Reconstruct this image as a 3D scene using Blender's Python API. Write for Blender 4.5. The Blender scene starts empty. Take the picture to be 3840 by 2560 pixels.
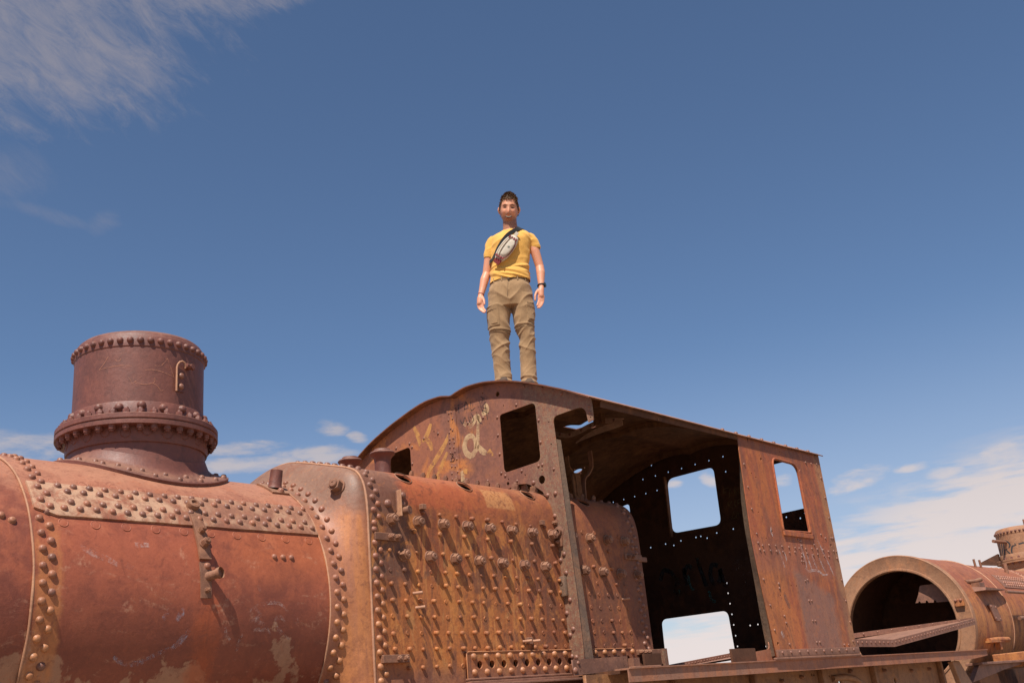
import bpy, bmesh, math, random
from mathutils import Vector, Matrix, Quaternion
from mathutils import noise as mnoise
from math import sin, cos, pi, radians, sqrt, atan2, hypot

sc = bpy.context.scene
C = sc.collection
rnd = random.Random(7)
H = 1.6                       # eye height above the desert floor

# ---------------------------------------------------------------- camera
cam = bpy.data.cameras.new('camera'); camo = bpy.data.objects.new('camera', cam); C.objects.link(camo)
cam.sensor_width = 36.0; cam.lens = 36.09; cam.clip_start = 0.05; cam.clip_end = 20000
def cam_matrix(a, b, c):
    a, b, c = map(radians, (a, b, c))
    fwd = Vector((cos(a)*cos(b), sin(a)*cos(b), sin(b))); right = Vector((sin(a), -cos(a), 0)); up = right.cross(fwd)
    r2 = right*cos(c) + up*sin(c); u2 = -right*sin(c) + up*cos(c)
    M = Matrix((r2, u2, -fwd)).transposed().to_4x4(); M.translation = (0, 0, H)
    return M
camo.matrix_world = cam_matrix(40.709, 20.109, -5.6212)
sc.camera = camo

# ---------------------------------------------------------------- light
SUN = Vector((-0.466, -0.254, 0.848)).normalized()
sun = bpy.data.lights.new('sun', 'SUN'); sun.energy = 5.0; sun.angle = radians(0.53); sun.color = (1.0, 0.93, 0.84)
suno = bpy.data.objects.new('sun', sun); C.objects.link(suno)
suno.location = SUN*50; suno.rotation_mode = 'QUATERNION'; suno.rotation_quaternion = SUN.to_track_quat('Z', 'Y')
sc.view_settings.view_transform = 'Standard'; sc.view_settings.look = 'None'
sc.view_settings.exposure = 0.38; sc.view_settings.gamma = 1.0; sc.view_settings.use_curve_mapping = False

# ---------------------------------------------------------------- node helper
class N:
    def __init__(s, tree): s.t = tree; tree.nodes.clear()
    def new(s, typ, **kw):
        n = s.t.nodes.new(typ)
        for k, v in kw.items(): setattr(n, k, v)
        return n
    def put(s, sock, v):
        if isinstance(v, bpy.types.NodeSocket): s.t.links.new(v, sock)
        elif v is not None:
            if hasattr(sock.default_value, '__len__'):
                v = tuple(v) if hasattr(v, '__len__') else (v,)*len(sock.default_value)
                if len(sock.default_value) == 4 and len(v) == 3: v = (*v, 1)
            sock.default_value = v
    def m(s, op, a, b=None, c=None, clamp=False):
        n = s.new('ShaderNodeMath', operation=op, use_clamp=clamp); s.put(n.inputs[0], a)
        if b is not None: s.put(n.inputs[1], b)
        if c is not None: s.put(n.inputs[2], c)
        return n.outputs[0]
    def v(s, op, a, b=None):
        n = s.new('ShaderNodeVectorMath', operation=op); s.put(n.inputs[0], a)
        if b is not None:
            if op == 'SCALE': s.put(n.inputs['Scale'], b)
            else: s.put(n.inputs[1], b)
        return n.outputs['Value'] if op in ('DOT_PRODUCT', 'LENGTH') else n.outputs[0]
    def sep(s, v):
        n = s.new('ShaderNodeSeparateXYZ'); s.put(n.inputs[0], v); return n.outputs
    def comb(s, x, y, z):
        n = s.new('ShaderNodeCombineXYZ'); s.put(n.inputs[0], x); s.put(n.inputs[1], y); s.put(n.inputs[2], z); return n.outputs[0]
    def noise(s, vec, scale=1, detail=4, rough=.55, dist=0.0, lac=2.0):
        n = s.new('ShaderNodeTexNoise'); s.put(n.inputs['Vector'], vec); n.inputs['Scale'].default_value = scale
        n.inputs['Detail'].default_value = detail; n.inputs['Roughness'].default_value = rough
        n.inputs['Distortion'].default_value = dist; n.inputs['Lacunarity'].default_value = lac
        return n.outputs['Fac']
    def step(s, v, a, b, smooth=True):
        n = s.new('ShaderNodeMapRange'); n.interpolation_type = 'SMOOTHSTEP' if smooth else 'LINEAR'
        s.put(n.inputs[0], v); s.put(n.inputs[1], a); s.put(n.inputs[2], b); n.inputs[3].default_value = 0; n.inputs[4].default_value = 1
        return n.outputs[0]
    def mix(s, f, a, b, mode='MIX'):
        n = s.new('ShaderNodeMix', data_type='RGBA', blend_type=mode); s.put(n.inputs[0], f); s.put(n.inputs[6], a); s.put(n.inputs[7], b)
        return n.outputs[2]
    def mul(s, *a):
        r = a[0]
        for x in a[1:]: r = s.m('MULTIPLY', r, x)
        return r

# ---------------------------------------------------------------- sky with clouds
world = bpy.data.worlds.new('World'); sc.world = world; world.use_nodes = True
def build_sky():
    n = N(world.node_tree)
    out = n.new('ShaderNodeOutputWorld'); bg = n.new('ShaderNodeBackground'); n.t.links.new(bg.outputs[0], out.inputs[0])
    sky = n.new('ShaderNodeTexSky', sky_type='NISHITA'); sky.sun_disc = False
    sky.sun_elevation = math.asin(SUN.z); sky.sun_rotation = atan2(SUN.x, SUN.y)
    sky.altitude = 1200; sky.air_density = 1.0; sky.dust_density = 0.6; sky.ozone_density = 2.0
    tc = n.new('ShaderNodeTexCoord'); d = tc.outputs['Generated']; d = n.v('NORMALIZE', d)
    x, y, z = n.sep(d)
    zc = n.m('MAXIMUM', z, 0.02)
    # cloud layers seen on a plane overhead
    inv = n.m('DIVIDE', 1.0, n.m('ADD', zc, 0.10))
    P = n.comb(n.m('MULTIPLY', x, inv), n.m('MULTIPLY', y, inv), 0.0)
    M = camo.matrix_world.to_3x3()
    def pix(px, py): return (M @ Vector(((px-1920)/3849.6, -(py-1280)/3849.6, -1))).normalized()
    def tang(c, roll=0):
        r = c.cross(Vector((0, 0, 1))).normalized(); u = r.cross(c).normalized()
        return r*cos(roll)+u*sin(roll), -r*sin(roll)+u*cos(roll)
    def blob(px, py, a, b, roll=0.0):
        c = pix(px, py); r, u = tang(c, roll); df = n.v('SUBTRACT', d, tuple(c))
        e = n.m('MULTIPLY', n.v('DOT_PRODUCT', df, tuple(r)), 1/a); f = n.m('MULTIPLY', n.v('DOT_PRODUCT', df, tuple(u)), 1/b)
        return n.m('SUBTRACT', 1.0, n.m('ADD', n.m('MULTIPLY', e, e), n.m('MULTIPLY', f, f)))
    def mx(l):
        r = l[0]
        for q in l[1:]: r = n.m('MAXIMUM', r, q)
        return r
    # cirrus, upper left: streaks running down to the right
    c0 = pix(200, 200); r0, u0 = tang(c0, radians(-33))
    S = n.comb(n.m('MULTIPLY', n.v('DOT_PRODUCT', d, tuple(r0)), 1.0), n.m('MULTIPLY', n.v('DOT_PRODUCT', d, tuple(u0)), 2.7), n.v('DOT_PRODUCT', d, tuple(c0)))
    st = n.noise(S, 26, 9, .72, .5); st2 = n.noise(S, 6, 4, .55, .3)
    reg = mx([blob(-20, 60, .20, .085, radians(-12)), blob(720, -110, .15, .050, radians(4)), blob(-500, -420, .34, .22)])
    cir = n.m('ADD', n.m('MULTIPLY', n.step(reg, -.25, .9), .8), n.m('ADD', n.m('MULTIPLY', st, 1.25), n.m('MULTIPLY', st2, .45)))
    cir = n.mul(n.step(cir, 1.12, 1.98), .56)
    reg2 = mx([blob(170, 800, .05, .008, -.2), blob(385, 835, .018, .012, .5), blob(0, 640, .05, .03), blob(430, 330, .03, .012)])
    cir2 = n.mul(n.step(n.m('ADD', reg2, n.m('MULTIPLY', st, 2.4)), 1.1, 3.2), .22)
    # low puffs and the bank on the right: flat streaky coordinates
    el = n.m('MULTIPLY', z, 3.4)
    L = n.comb(x, y, el)
    ln = n.noise(L, 9, 8, .6, .25); ln2 = n.noise(L, 32, 6, .6, .2); ln3 = n.noise(L, 3.2, 4, .5, .4)
    nz = n.m('ADD', n.m('MULTIPLY', n.m('SUBTRACT', ln, .5), 5.0), n.m('MULTIPLY', n.m('SUBTRACT', ln2, .5), 2.6))
    small = mx([blob(60, 1690, .075, .015, -.03), blob(920, 1675, .04, .008, .02), blob(1200, 1700, .042, .009, -.04), blob(960, 1742, .07, .008, .0),
                blob(1240, 1600, .018, .009, -.1), blob(1345, 1642, .012, .006, -.3), blob(2665, 1800, .011, .007, -.6), blob(2525, 1815, .009, .004),
                blob(3225, 1788, .034, .010, .22), blob(3545, 1782, .024, .009, -.05), blob(2935, 1802, .012, .007), blob(3790, 1700, .03, .012),
                blob(3420, 1750, .02, .005), blob(2150, 1850, .05, .012)])
    sm = n.step(n.m('ADD', small, nz), -.15, 1.5)
    sm = n.mul(sm, n.step(small, -1.2, .3), .78)
    bank = mx([blob(3950, 2060, .21, .048, .12), blob(3330, 2190, .26, .052, .05), blob(2750, 2440, .25, .028, .0), blob(4400, 2030, .26, .10)])
    streak = n.m('MULTIPLY', n.m('SUBTRACT', n.noise(n.comb(x, y, n.m('MULTIPLY', z, 9.0)), 7, 7, .58, .3), .5), 3.4)
    bk = n.mul(n.step(n.m('ADD', n.m('ADD', n.m('MULTIPLY', bank, 1.0), n.m('MULTIPLY', streak, 1.15)), n.m('MULTIPLY', nz, .38)), -.42, .70), n.step(bank, -.7, .3), .96)
    # elsewhere round the horizon (outside the frame too) thin low cloud goes on
    lowband = n.mul(n.step(z, .22, .03), n.step(ln3, .50, .66), n.step(nz, -.8, 1.2), .5)
    veil = n.mul(n.step(z, .34, -.02), .50)
    f = mx([cir, cir2, sm, bk, lowband])
    skyc = n.mix(1.0, sky.outputs[0], SKY_TINT, 'MULTIPLY')
    cl = n.mix(n.step(z, .0, .45), (8.3, 7.4, 7.2), (4.1, 3.6, 3.65))
    skyc = n.mix(veil, skyc, (6.2, 5.9, 6.4))
    col = n.mix(f, skyc, cl)
    n.put(bg.inputs[0], col); bg.inputs[1].default_value = 0.077
SKY_TINT = (0.97, 1.04, 1.10)
build_sky()

# ---------------------------------------------------------------- materials
def base_mat(name):
    m = bpy.data.materials.new(name); m.use_nodes = True; n = N(m.node_tree)
    out = n.new('ShaderNodeOutputMaterial'); b = n.new('ShaderNodeBsdfPrincipled'); n.t.links.new(b.outputs[0], out.inputs[0])
    b.inputs['Specular IOR Level'].default_value = .3
    return m, n, b, out
def wpos(n):
    g = n.new('ShaderNodeNewGeometry'); return n.v('SUBTRACT', g.outputs['Position'], (0, 0, H)), g
def bump(n, b, h, strength, dist=.01):
    q = n.new('ShaderNodeBump'); q.inputs['Strength'].default_value = strength; q.inputs['Distance'].default_value = dist
    n.put(q.inputs['Height'], h); n.t.links.new(q.outputs[0], b.inputs['Normal'])

RED = (.275, .088, .052); DKR = (.125, .046, .034); ORG = (.42, .155, .05); OCH = (.48, .215, .085); TAN = (.40, .255, .175)
DUST = (.40, .255, .185); GRB = (.16, .098, .078); BLK = (.045, .03, .024); PINK = (.46, .27, .19)

TINT = (.95, .80, .68)
def rust(name, a=DKR, b=RED, c=ORG, dust=DUST, dustamt=.6, rough=.62, streak=.35, zones=None, fine=1.0, bumpk=.35, pits=.5, rand=0.0, spec=.3):
    m, n, bs, out = base_mat(name)
    bs.inputs['Specular IOR Level'].default_value = spec
    p, g = wpos(n)
    x, y, z = n.sep(p)
    if rand:
        oi = n.new('ShaderNodeObjectInfo'); r = oi.outputs['Random']
        pp = n.v('ADD', p, n.v('SCALE', n.comb(r, n.m('MULTIPLY', r, 1.7), r), 9.0))
    else: r = None; pp = p
    n1 = n.noise(pp, 1.7, 6, .62, .35); n2 = n.noise(pp, 7.5, 8, .65, .5); n3 = n.noise(pp, 46, 6, .7); n4 = n.noise(pp, 170, 3, .7)
    sk = n.noise(n.v('MULTIPLY', pp, (13, 13, 1.1)), 1, 6, .62, .25)
    k = n.m('ADD', n.m('MULTIPLY', n1, .75), n.m('MULTIPLY', n2, .45))
    col = n.mix(n.step(k, .44, .68), a, b)
    k2 = n.m('ADD', n.m('MULTIPLY', n2, .5), n.m('ADD', n.m('MULTIPLY', n.m('SUBTRACT', 1.0, n1), .4), n.m('MULTIPLY', sk, streak)))
    col = n.mix(n.mul(n.step(k2, .60, .86), .85), col, c)
    env = dict(n=n, x=x, y=y, z=z, p=p, n1=n1, n2=n2, n3=n3, sk=sk, g=g)
    if zones: col = zones(env, col)
    if rand:
        col = n.mix(n.mul(n.step(r, .2, 1.0), rand), col, c)
    # settled dust on faces that look up
    nz = n.sep(g.outputs['Normal'])[2]
    dm = n.mul(n.step(n.m('ADD', nz, n.m('MULTIPLY', n.m('SUBTRACT', n2, .5), .9)), .35, 1.05), dustamt)
    col = n.mix(dm, col, dust)
    # mottling and flecks
    n5 = n.noise(pp, 19, 7, .7, .8)
    col = n.mix(n.mul(n.step(n5, .52, .66), .60*fine), col, tuple(q*.82 for q in a))
    lf = n.noise(n.v('MULTIPLY', pp, (3.4, 3.4, 1.5)), 1, 7, .7, 1.2)
    col = n.mix(n.mul(n.step(lf, .53, .63), .42*fine), col, tuple(q*.75 for q in a))
    col = n.mix(n.mul(n.step(n5, .46, .34), .34*fine), col, c)
    mot = n.m('ADD', .50, n.m('MULTIPLY', n.m('ADD', n.m('MULTIPLY', n3, .6), n.m('MULTIPLY', n4, .4)), 1.0))
    col = n.mix(fine, col, n.mix(1.0, col, n.comb(mot, mot, mot), 'MULTIPLY'))
    fl = n.mul(n.step(n3, .65, .75), .34*pits); col = n.mix(fl, col, PINK)
    fd = n.mul(n.step(n.noise(pp, 28, 5, .75, .6), .635, .70), .7*pits); col = n.mix(fd, col, (.075, .036, .028))
    # fine scratches
    sc1 = n.noise(n.v('MULTIPLY', n.v('ADD', pp, n.v('SCALE', n.comb(n2, n2, n2), .3)), (3, 3, 60)), 1.4, 3, .5)
    scm = n.mul(n.step(n.m('ABSOLUTE', n.m('SUBTRACT', sc1, .5)), .012, .0), n.step(n1, .52, .62), .30*pits)
    col = n.mix(scm, col, PINK)
    n.put(bs.inputs['Base Color'], n.mix(1.0, col, TINT, 'MULTIPLY'))
    n.put(bs.inputs['Roughness'], n.m('ADD', rough-.12, n.m('MULTIPLY', n3, .28), clamp=True))
    hgt = n.m('ADD', n.m('MULTIPLY', n3, .55), n.m('ADD', n.m('MULTIPLY', n4, .25), n.m('ADD', n.m('MULTIPLY', n5, .5), n.m('MULTIPLY', n2, 1.6))))
    bump(n, bs, hgt, bumpk, .006)
    return m

def box1(e, v, a, b, s=.03):            # soft interval mask
    n = e['n']; return n.mul(n.step(v, a-s, a+s), n.step(v, b+s, b-s))
def wob(e, v, amt, src='n2'):
    n = e['n']; return n.m('ADD', v, n.m('MULTIPLY', n.m('SUBTRACT', e[src], .5), amt))

def z_barrel(e, col):
    n = e['n']; x, z = e['x'], e['z']
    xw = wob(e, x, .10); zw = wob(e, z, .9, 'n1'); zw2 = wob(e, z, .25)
    # brighter orange red on the right half, deep maroon below paints in underside shade
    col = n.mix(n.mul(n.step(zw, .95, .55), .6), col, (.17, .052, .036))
    col = n.mix(n.mul(n.step(wob(e, x, .5, 'n1'), 3.0, 3.5), n.step(z, .75, 1.05), n.step(z, 1.35, 1.2), .55), col, (.40, .13, .055))
    # pale bare flakes low down
    fl = n.step(wob(e, wob(e, z, 1.9, 'n1'), .35), .345, .300)
    col = n.mix(n.mul(fl, .72), col, TAN)
    # seams run with ochre rust
    for a, b in ((2.20, 2.33), (3.97, 4.10)):
        col = n.mix(n.mul(box1(e, xw, a, b, .02), n.step(z, 1.25, .95), n.step(e['sk'], .25, .6), .8), col, OCH)
    # rust run below the pipe bracket
    col = n.mix(n.mul(box1(e, wob(e, x, .22, 'n2'), 3.07, 3.20, .05), n.step(z, .85, .75), .65), col, (.40, .105, .04))
    # dusty crown
    col = n.mix(n.mul(n.step(wob(e, z, .25), 1.24, 1.50), .62), col, (.44, .23, .165))
    col = n.mix(n.mul(n.step(n.noise(e['p'], 2.3, 6, .6, .8), .52, .62), n.step(z, 1.15, 1.35), .5), col, (.36, .12, .06))
    # scuffed pale patches
    s = n.mul(n.step(n.noise(n.v('MULTIPLY', e['p'], (3.2, 1, 7)), 1.3, 8, .7, .6), .56, .66), n.step(e['n3'], .42, .6), .5)
    col = n.mix(n.mul(s, n.step(z, 1.2, 1.0)), col, (.46, .29, .21))
    return col
def z_strap(e, col):
    n = e['n']
    m = n.step(n.m('SUBTRACT', e['n2'], n.mul(n.m('SUBTRACT', e['x'], 2.2), .075)), .34, .52)
    col = n.mix(n.mul(m, .75), col, (.52, .40, .31))
    col = n.mix(n.mul(n.step(n.noise(e['p'], 11, 6, .65, .8), .52, .60), .6), col, (.34, .12, .075))
    return n.mix(n.mul(box1(e, wob(e, e['x'], .5, 'n1'), 3.05, 4.1, .15), .45), col, (.25, .15, .115))
def z_throat(e, col):
    n = e['n']; x, z = e['x'], e['z']
    zz = wob(e, z, .35); 
    col = n.mix(n.mul(n.step(z, .5, .2), .5), col, (.33, .12, .05))
    col = n.mix(n.mul(box1(e, wob(e, x, .05), 4.05, 4.30, .05), n.step(zz, 1.40, 1.25), n.step(e['sk'], .3, .62), .85), col, (.50, .225, .09))
    col = n.mix(n.mul(n.step(e['n1'], .5, .62), n.step(z, 1.1, .6), .6), col, (.35, .125, .05))
    return n.mix(n.mul(n.step(zz, 1.27, 1.47), .9), col, (.19, .125, .10))
def z_firebox(e, col):
    n = e['n']; x, z = e['x'], e['z']
    zw = wob(e, z, .22); xw = wob(e, x, .5, 'n1')
    dr = n.noise(n.v('MULTIPLY', e['p'], (26, 26, 1.6)), 1, 5, .65, .4)
    col = n.mix(n.mul(n.step(dr, .52, .66), n.step(zw, 1.35, 1.2), .75), col, (.125, .060, .042))
    oc = n.mul(n.step(zw, 1.02, .86), n.step(xw, 5.75, 5.35), n.step(xw, 4.22, 4.4))
    runs = n.mul(n.step(e['sk'], .45, .62), box1(e, zw, .30, 1.25, .06), n.step(xw, 5.9, 5.4))
    col = n.mix(n.mul(n.m('MAXIMUM', n.mul(oc, .58), n.mul(runs, .6)), 1.0), col, (.47, .19, .065))
    col = n.mix(n.mul(n.step(zw, 1.36, 1.42), n.step(xw, 5.6, 5.0), .85), col, (.36, .105, .05))      # red crown edge
    col = n.mix(n.mul(n.step(dr, .47, .36), box1(e, zw, .3, 1.3, .06), .7), col, (.54, .27, .10))
    col = n.mix(n.mul(n.step(n.noise(e['p'], 3.4, 7, .65, 1.0), .53, .63), n.step(zw, 1.3, 1.1), .55), col, (.25, .095, .055))
    grey = n.mul(n.step(wob(e, x, .28), 4.62, 4.50), n.step(wob(e, z, .2), .84, .95))
    col = n.mix(n.mul(grey, .85), col, (.145, .088, .072))
    col = n.mix(n.mul(n.step(e['n2'], .55, .66), box1(e, zw, .9, 1.35, .05), .6), col, (.14, .085, .07))
    col = n.mix(n.mul(box1(e, x, 5.36, 5.66, .01), box1(e, z, 1.44, 1.585, .01), n.step(e['n3'], .3, .5), .75), col, (.47, .26, .12))
    col = n.mix(n.mul(n.step(wob(e, x, .25), 6.85, 7.0), .7), col, (.13, .085, .07))
    col = n.mix(n.mul(n.step(xw, 5.5, 6.1), .55), col, (.20, .082, .055))
    q = n.v('MULTIPLY', e['p'], (2.6, 2.6, 1.3)); b1 = n.noise(q, 1.6, 7, .66, 1.1); b2 = n.noise(n.v('ADD', q, (7, 3, 5)), 2.4, 7, .68, .9)
    side = n.step(zw, 1.36, 1.28)
    col = n.mix(n.mul(n.step(b1, .51, .60), side, .72), col, (.155, .078, .056))
    col = n.mix(n.mul(n.step(b2, .52, .60), side, n.step(xw, 6.3, 5.9), .70), col, (.52, .235, .075))
    col = n.mix(n.mul(n.step(b1, .45, .36), side, n.step(xw, 6.1, 5.7), .5), col, (.47, .29, .13))
    return n.mix(n.mul(n.step(z, .40, .28), .7), col, (.21, .115, .09))
def z_front(e, col):
    n = e['n']; y, z = e['y'], e['z']
    col = n.mix(n.mul(n.step(n.noise(e['p'], 2.4, 6, .6, .9), .50, .60), n.step(wob(e, y, .5), 5.6, 6.0), .9), col, (.50, .22, .075))
    col = n.mix(n.mul(n.step(wob(e, y, .3), 6.10, 6.2), .45), col, (.36, .14, .075))
    col = n.mix(n.mul(n.step(wob(e, y, .35), 5.28, 5.05), n.step(e['n3'], .35, .65), .65), col, (.20, .185, .14))     # old paint, grey green
    sp = n.step(n.noise(e['p'], 90, 3, .7), .58, .66)
    return n.mix(n.mul(sp, n.step(wob(e, y, .3), 5.4, 5.1), .6), col, (.42, .36, .22))
def z_panel(e, col):
    n = e['n']; x, z = e['x'], e['z']
    col = n.mix(n.mul(n.step(e['sk'], .48, .62), .65), col, (.45, .17, .06))
    gp = n.mul(n.step(wob(e, x, .14), 8.82, 8.90), n.step(n.m('ADD', wob(e, z, .22), n.m('MULTIPLY', n.m('SUBTRACT', x, 9.2), .35)), .98, .90), n.step(wob(e, x, .2), 9.62, 9.5))
    col = n.mix(n.mul(n.step(wob(e, x, .2), 8.72, 8.6), n.step(z, 1.2, .9), .5), col, (.47, .20, .075))
    col = n.mix(n.mul(box1(e, wob(e, z, .2), 1.0, 1.3, .05), .35), col, (.28, .14, .115))
    col = n.mix(n.mul(n.step(wob(e, x, .12), 9.68, 9.76), .7), col, (.33, .205, .12))
    b1 = n.noise(n.v('MULTIPLY', e['p'], (2.6, 2.6, 1.0)), 1.7, 7, .68, 1.0)
    col = n.mix(n.mul(n.step(b1, .50, .62), .55), col, (.20, .095, .07))
    col = n.mix(n.mul(n.step(b1, .44, .34), .5), col, (.52, .20, .07))
    col = n.mix(n.mul(gp, .72), col, (.235, .15, .135))
    return n.mix(n.mul(n.step(z, 2.10, 2.16), .5), col, (.15, .07, .05))  # dark top band: the roof's shadow painted into the panel colour
def z_loco2(e, col):
    n = e['n']; zw = wob(e, e['z'], .35)
    col = n.mix(n.mul(n.step(zw, 1.0, 1.2), .7), col, (.26, .095, .065))
    return n.mix(n.mul(n.step(zw, .95, .7), n.step(e['sk'], .35, .6), .65), col, (.46, .23, .09))
def z_board(e, col):
    n = e['n']
    col = n.mix(n.mul(n.step(wob(e, e['x'], .8, 'n1'), 8.3, 7.6), .6), col, (.29, .19, .15))
    return n.mix(n.mul(n.step(e['sk'], .45, .62), .5), col, (.42, .18, .09))

def z_rivet(e, col):
    n = e['n']
    return n.mix(n.mul(n.step(wob(e, e['z'], .3), .95, .60), .75), col, (.46, .23, .10))
MAT = {}
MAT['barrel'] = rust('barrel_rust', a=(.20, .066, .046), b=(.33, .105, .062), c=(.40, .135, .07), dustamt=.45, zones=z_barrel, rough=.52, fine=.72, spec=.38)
MAT['strap'] = rust('strap_rust', a=(.24, .11, .08), b=(.36, .19, .13), c=(.46, .24, .13), dustamt=.5, zones=z_strap)
MAT['throat'] = rust('throat_rust', a=(.27, .115, .07), b=(.36, .175, .12), c=(.43, .19, .08), dustamt=.3, zones=z_throat, rough=.5, spec=.4)
MAT['firebox'] = rust('firebox_rust', a=(.17, .065, .042), b=(.30, .105, .05), c=(.42, .17, .055), dustamt=.25, zones=z_firebox, streak=.5, bumpk=.5)
MAT['dome'] = rust('dome_rust', a=(.125, .055, .048), b=(.175, .072, .060), c=(.24, .10, .07), dust=(.33, .22, .17), dustamt=.6, rough=.52, streak=.2, spec=.45)
MAT['front'] = rust('cab_front_rust', a=(.17, .088, .075), b=(.25, .125, .095), c=(.33, .15, .075), dustamt=.2, zones=z_front)
MAT['panel'] = rust('cab_panel_rust', a=(.22, .085, .058), b=(.36, .118, .062), c=(.46, .17, .065), dustamt=.15, zones=z_panel)
MAT['board'] = rust('board_rust', a=(.26, .12, .085), b=(.33, .165, .115), c=(.38, .17, .09), dustamt=.35, zones=z_board)
MAT['lip'] = rust('sunlit_lip_rust', a=(.40, .28, .23), b=(.55, .40, .33), c=(.50, .33, .24), dustamt=.2)  # brightened tone painting sunlight onto the hatch strips, which stand in shade
MAT['frame'] = rust('frame_rust', a=(.19, .10, .06), b=(.30, .17, .095), c=(.40, .20, .08), dustamt=.3, bumpk=.8)
MAT['roof'] = rust('roof_rust', a=(.13, .062, .045), b=(.19, .085, .058), c=(.27, .115, .06), dust=(.50, .31, .25), dustamt=.85)
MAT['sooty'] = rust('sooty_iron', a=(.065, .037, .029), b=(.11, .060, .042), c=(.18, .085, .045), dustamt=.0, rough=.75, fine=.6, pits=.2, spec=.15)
MAT['roofin'] = rust('roof_lining_rust', a=(.13, .07, .045), b=(.24, .13, .075), c=(.36, .20, .10), dustamt=.0, rough=.75, spec=.15)
MAT['rivet'] = rust('rivet_rust', a=(.21, .095, .07), b=(.29, .13, .09), c=(.38, .18, .10), dust=(.42, .28, .22), dustamt=.4, rough=.46, rand=.35, zones=z_rivet, spec=.45, bumpk=.3)
MAT['rivet_dark'] = rust('rivet_dark_rust', a=(.16, .08, .062), b=(.22, .11, .085), c=(.30, .15, .10), dust=(.38, .26, .20), dustamt=.4, rough=.45, rand=.3, spec=.5, bumpk=.3)
MAT['nut'] = rust('nut_rust', a=(.16, .085, .062), b=(.24, .135, .10), c=(.33, .175, .105), dust=(.38, .27, .20), dustamt=.5, rough=.55, rand=.3)
MAT['bolt_red'] = rust('stay_bolt_rust', a=(.16, .068, .045), b=(.27, .105, .062), c=(.40, .19, .095), dustamt=.2, rough=.55, rand=.6, zones=z_firebox)
MAT['bead'] = rust('seam_bead_rust', a=(.34, .19, .13), b=(.45, .28, .20), c=(.50, .30, .17), dustamt=.5)
MAT['post'] = rust('post_rust', a=(.135, .105, .09), b=(.20, .155, .125), c=(.28, .16, .10), dustamt=.3, pits=1.0, bumpk=.7)
MAT['loco2'] = rust('far_boiler_rust', a=(.17, .07, .05), b=(.31, .125, .072), c=(.48, .21, .075), zones=z_loco2, dustamt=.18, streak=.55)
MAT['loco2t'] = rust('far_ring_rust', a=(.27, .155, .10), b=(.37, .225, .145), c=(.42, .20, .10), dustamt=.3)
MAT['deck'] = rust('deck_rust', a=(.17, .095, .075), b=(.25, .14, .11), c=(.33, .18, .12), dustamt=.35)
MAT['pole'] = rust('pole_rust', a=(.10, .06, .05), b=(.14, .08, .06), c=(.2, .1, .06), dustamt=.2)

def stroke_mat(name, col, lo=.42, hi=.60, scale=55, amt=.8):
    m, n, b, out = base_mat(name)
    p, g = wpos(n); f = n.mul(n.step(n.noise(p, scale, 5, .7), lo, hi), n.step(n.noise(p, 9, 4, .6), .32, .5), amt)
    tr = n.new('ShaderNodeBsdfTransparent'); mx = n.new('ShaderNodeMixShader')
    n.put(b.inputs['Base Color'], col); b.inputs['Roughness'].default_value = .8
    n.put(mx.inputs[0], f); n.t.links.new(tr.outputs[0], mx.inputs[1]); n.t.links.new(b.outputs[0], mx.inputs[2]); n.t.links.new(mx.outputs[0], out.inputs[0])
    return m
MAT['chalk'] = stroke_mat('chalk_scrawl', (.58, .46, .42), .40, .85, 40, .6)
MAT['chalkblue'] = stroke_mat('blue_chalk_scrawl', (.42, .42, .50), .42, .80, 45, .6)
MAT['scratch'] = stroke_mat('scratched_line', (.46, .20, .12), .3, .6, 60, .7)
MAT['ochre_paint'] = stroke_mat('faded_ochre_spray', (.66, .33, .10), .1, .7, 18, .7)
MAT['cream_paint'] = stroke_mat('faded_cream_spray', (.60, .40, .22), .1, .7, 18, .8)
MAT['black_pen'] = stroke_mat('black_marker', (.035, .033, .035), .2, .42, 60, .85)
MAT['teal_paint'] = stroke_mat('teal_spray', (.05, .16, .15), .3, .5, 30, .6)
MAT['white_paint'] = stroke_mat('white_drips', (.60, .48, .46), .30, .75, 35, .75)
MAT['smear'] = stroke_mat('grey_smear', (.13, .10, .10), .25, .7, 30, .5)
MAT['graf'] = stroke_mat('dark_spray', (.045, .042, .045), .10, .35, 40, 1.0)
MAT['dim_scratch'] = stroke_mat('dim_scratch', (.22, .17, .08), .3, .5, 90, .8)

def ground_mat():
    m, n, b, out = base_mat('desert_soil'); p, g = wpos(n)
    k = n.noise(p, .6, 8, .65); k2 = n.noise(p, 14, 6, .7)
    col = n.mix(n.step(k, .35, .65), (.26, .19, .13), (.35, .28, .21)); col = n.mix(n.mul(n.step(k2, .55, .7), .5), col, (.24, .17, .12))
    n.put(b.inputs['Base Color'], col); b.inputs['Roughness'].default_value = .95; bump(n, b, k2, .6, .03)
    return m
MAT['ground'] = ground_mat()

# ---------------------------------------------------------------- mesh helpers
def me_from(bm, name, mat, smooth=None):
    me = bpy.data.meshes.new(name)
    bmesh.ops.recalc_face_normals(bm, faces=bm.faces[:]) if smooth != 'keep' else None
    bm.to_mesh(me); bm.free()
    for mm in (mat if isinstance(mat, (list, tuple)) else [mat]): me.materials.append(MAT[mm] if isinstance(mm, str) else mm)
    if smooth: shade(me, 35 if smooth is True or smooth == 'keep' else smooth)
    return me
def shade(me, ang=35):
    bm = bmesh.new(); bm.from_mesh(me); a = radians(ang)
    for f in bm.faces: f.smooth = True
    for e in bm.edges:
        e.smooth = not (len(e.link_faces) == 2 and e.calc_face_angle(0) > a)
    bm.to_mesh(me); bm.free()
def link(name, me, parent=None, loc=(0, 0, 0), q=None):
    o = bpy.data.objects.new(name, me); C.objects.link(o); o.location = loc
    if q is not None: o.rotation_mode = 'QUATERNION'; o.rotation_quaternion = q
    if parent is not None: o.parent = parent
    return o
class Root:
    pass
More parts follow.
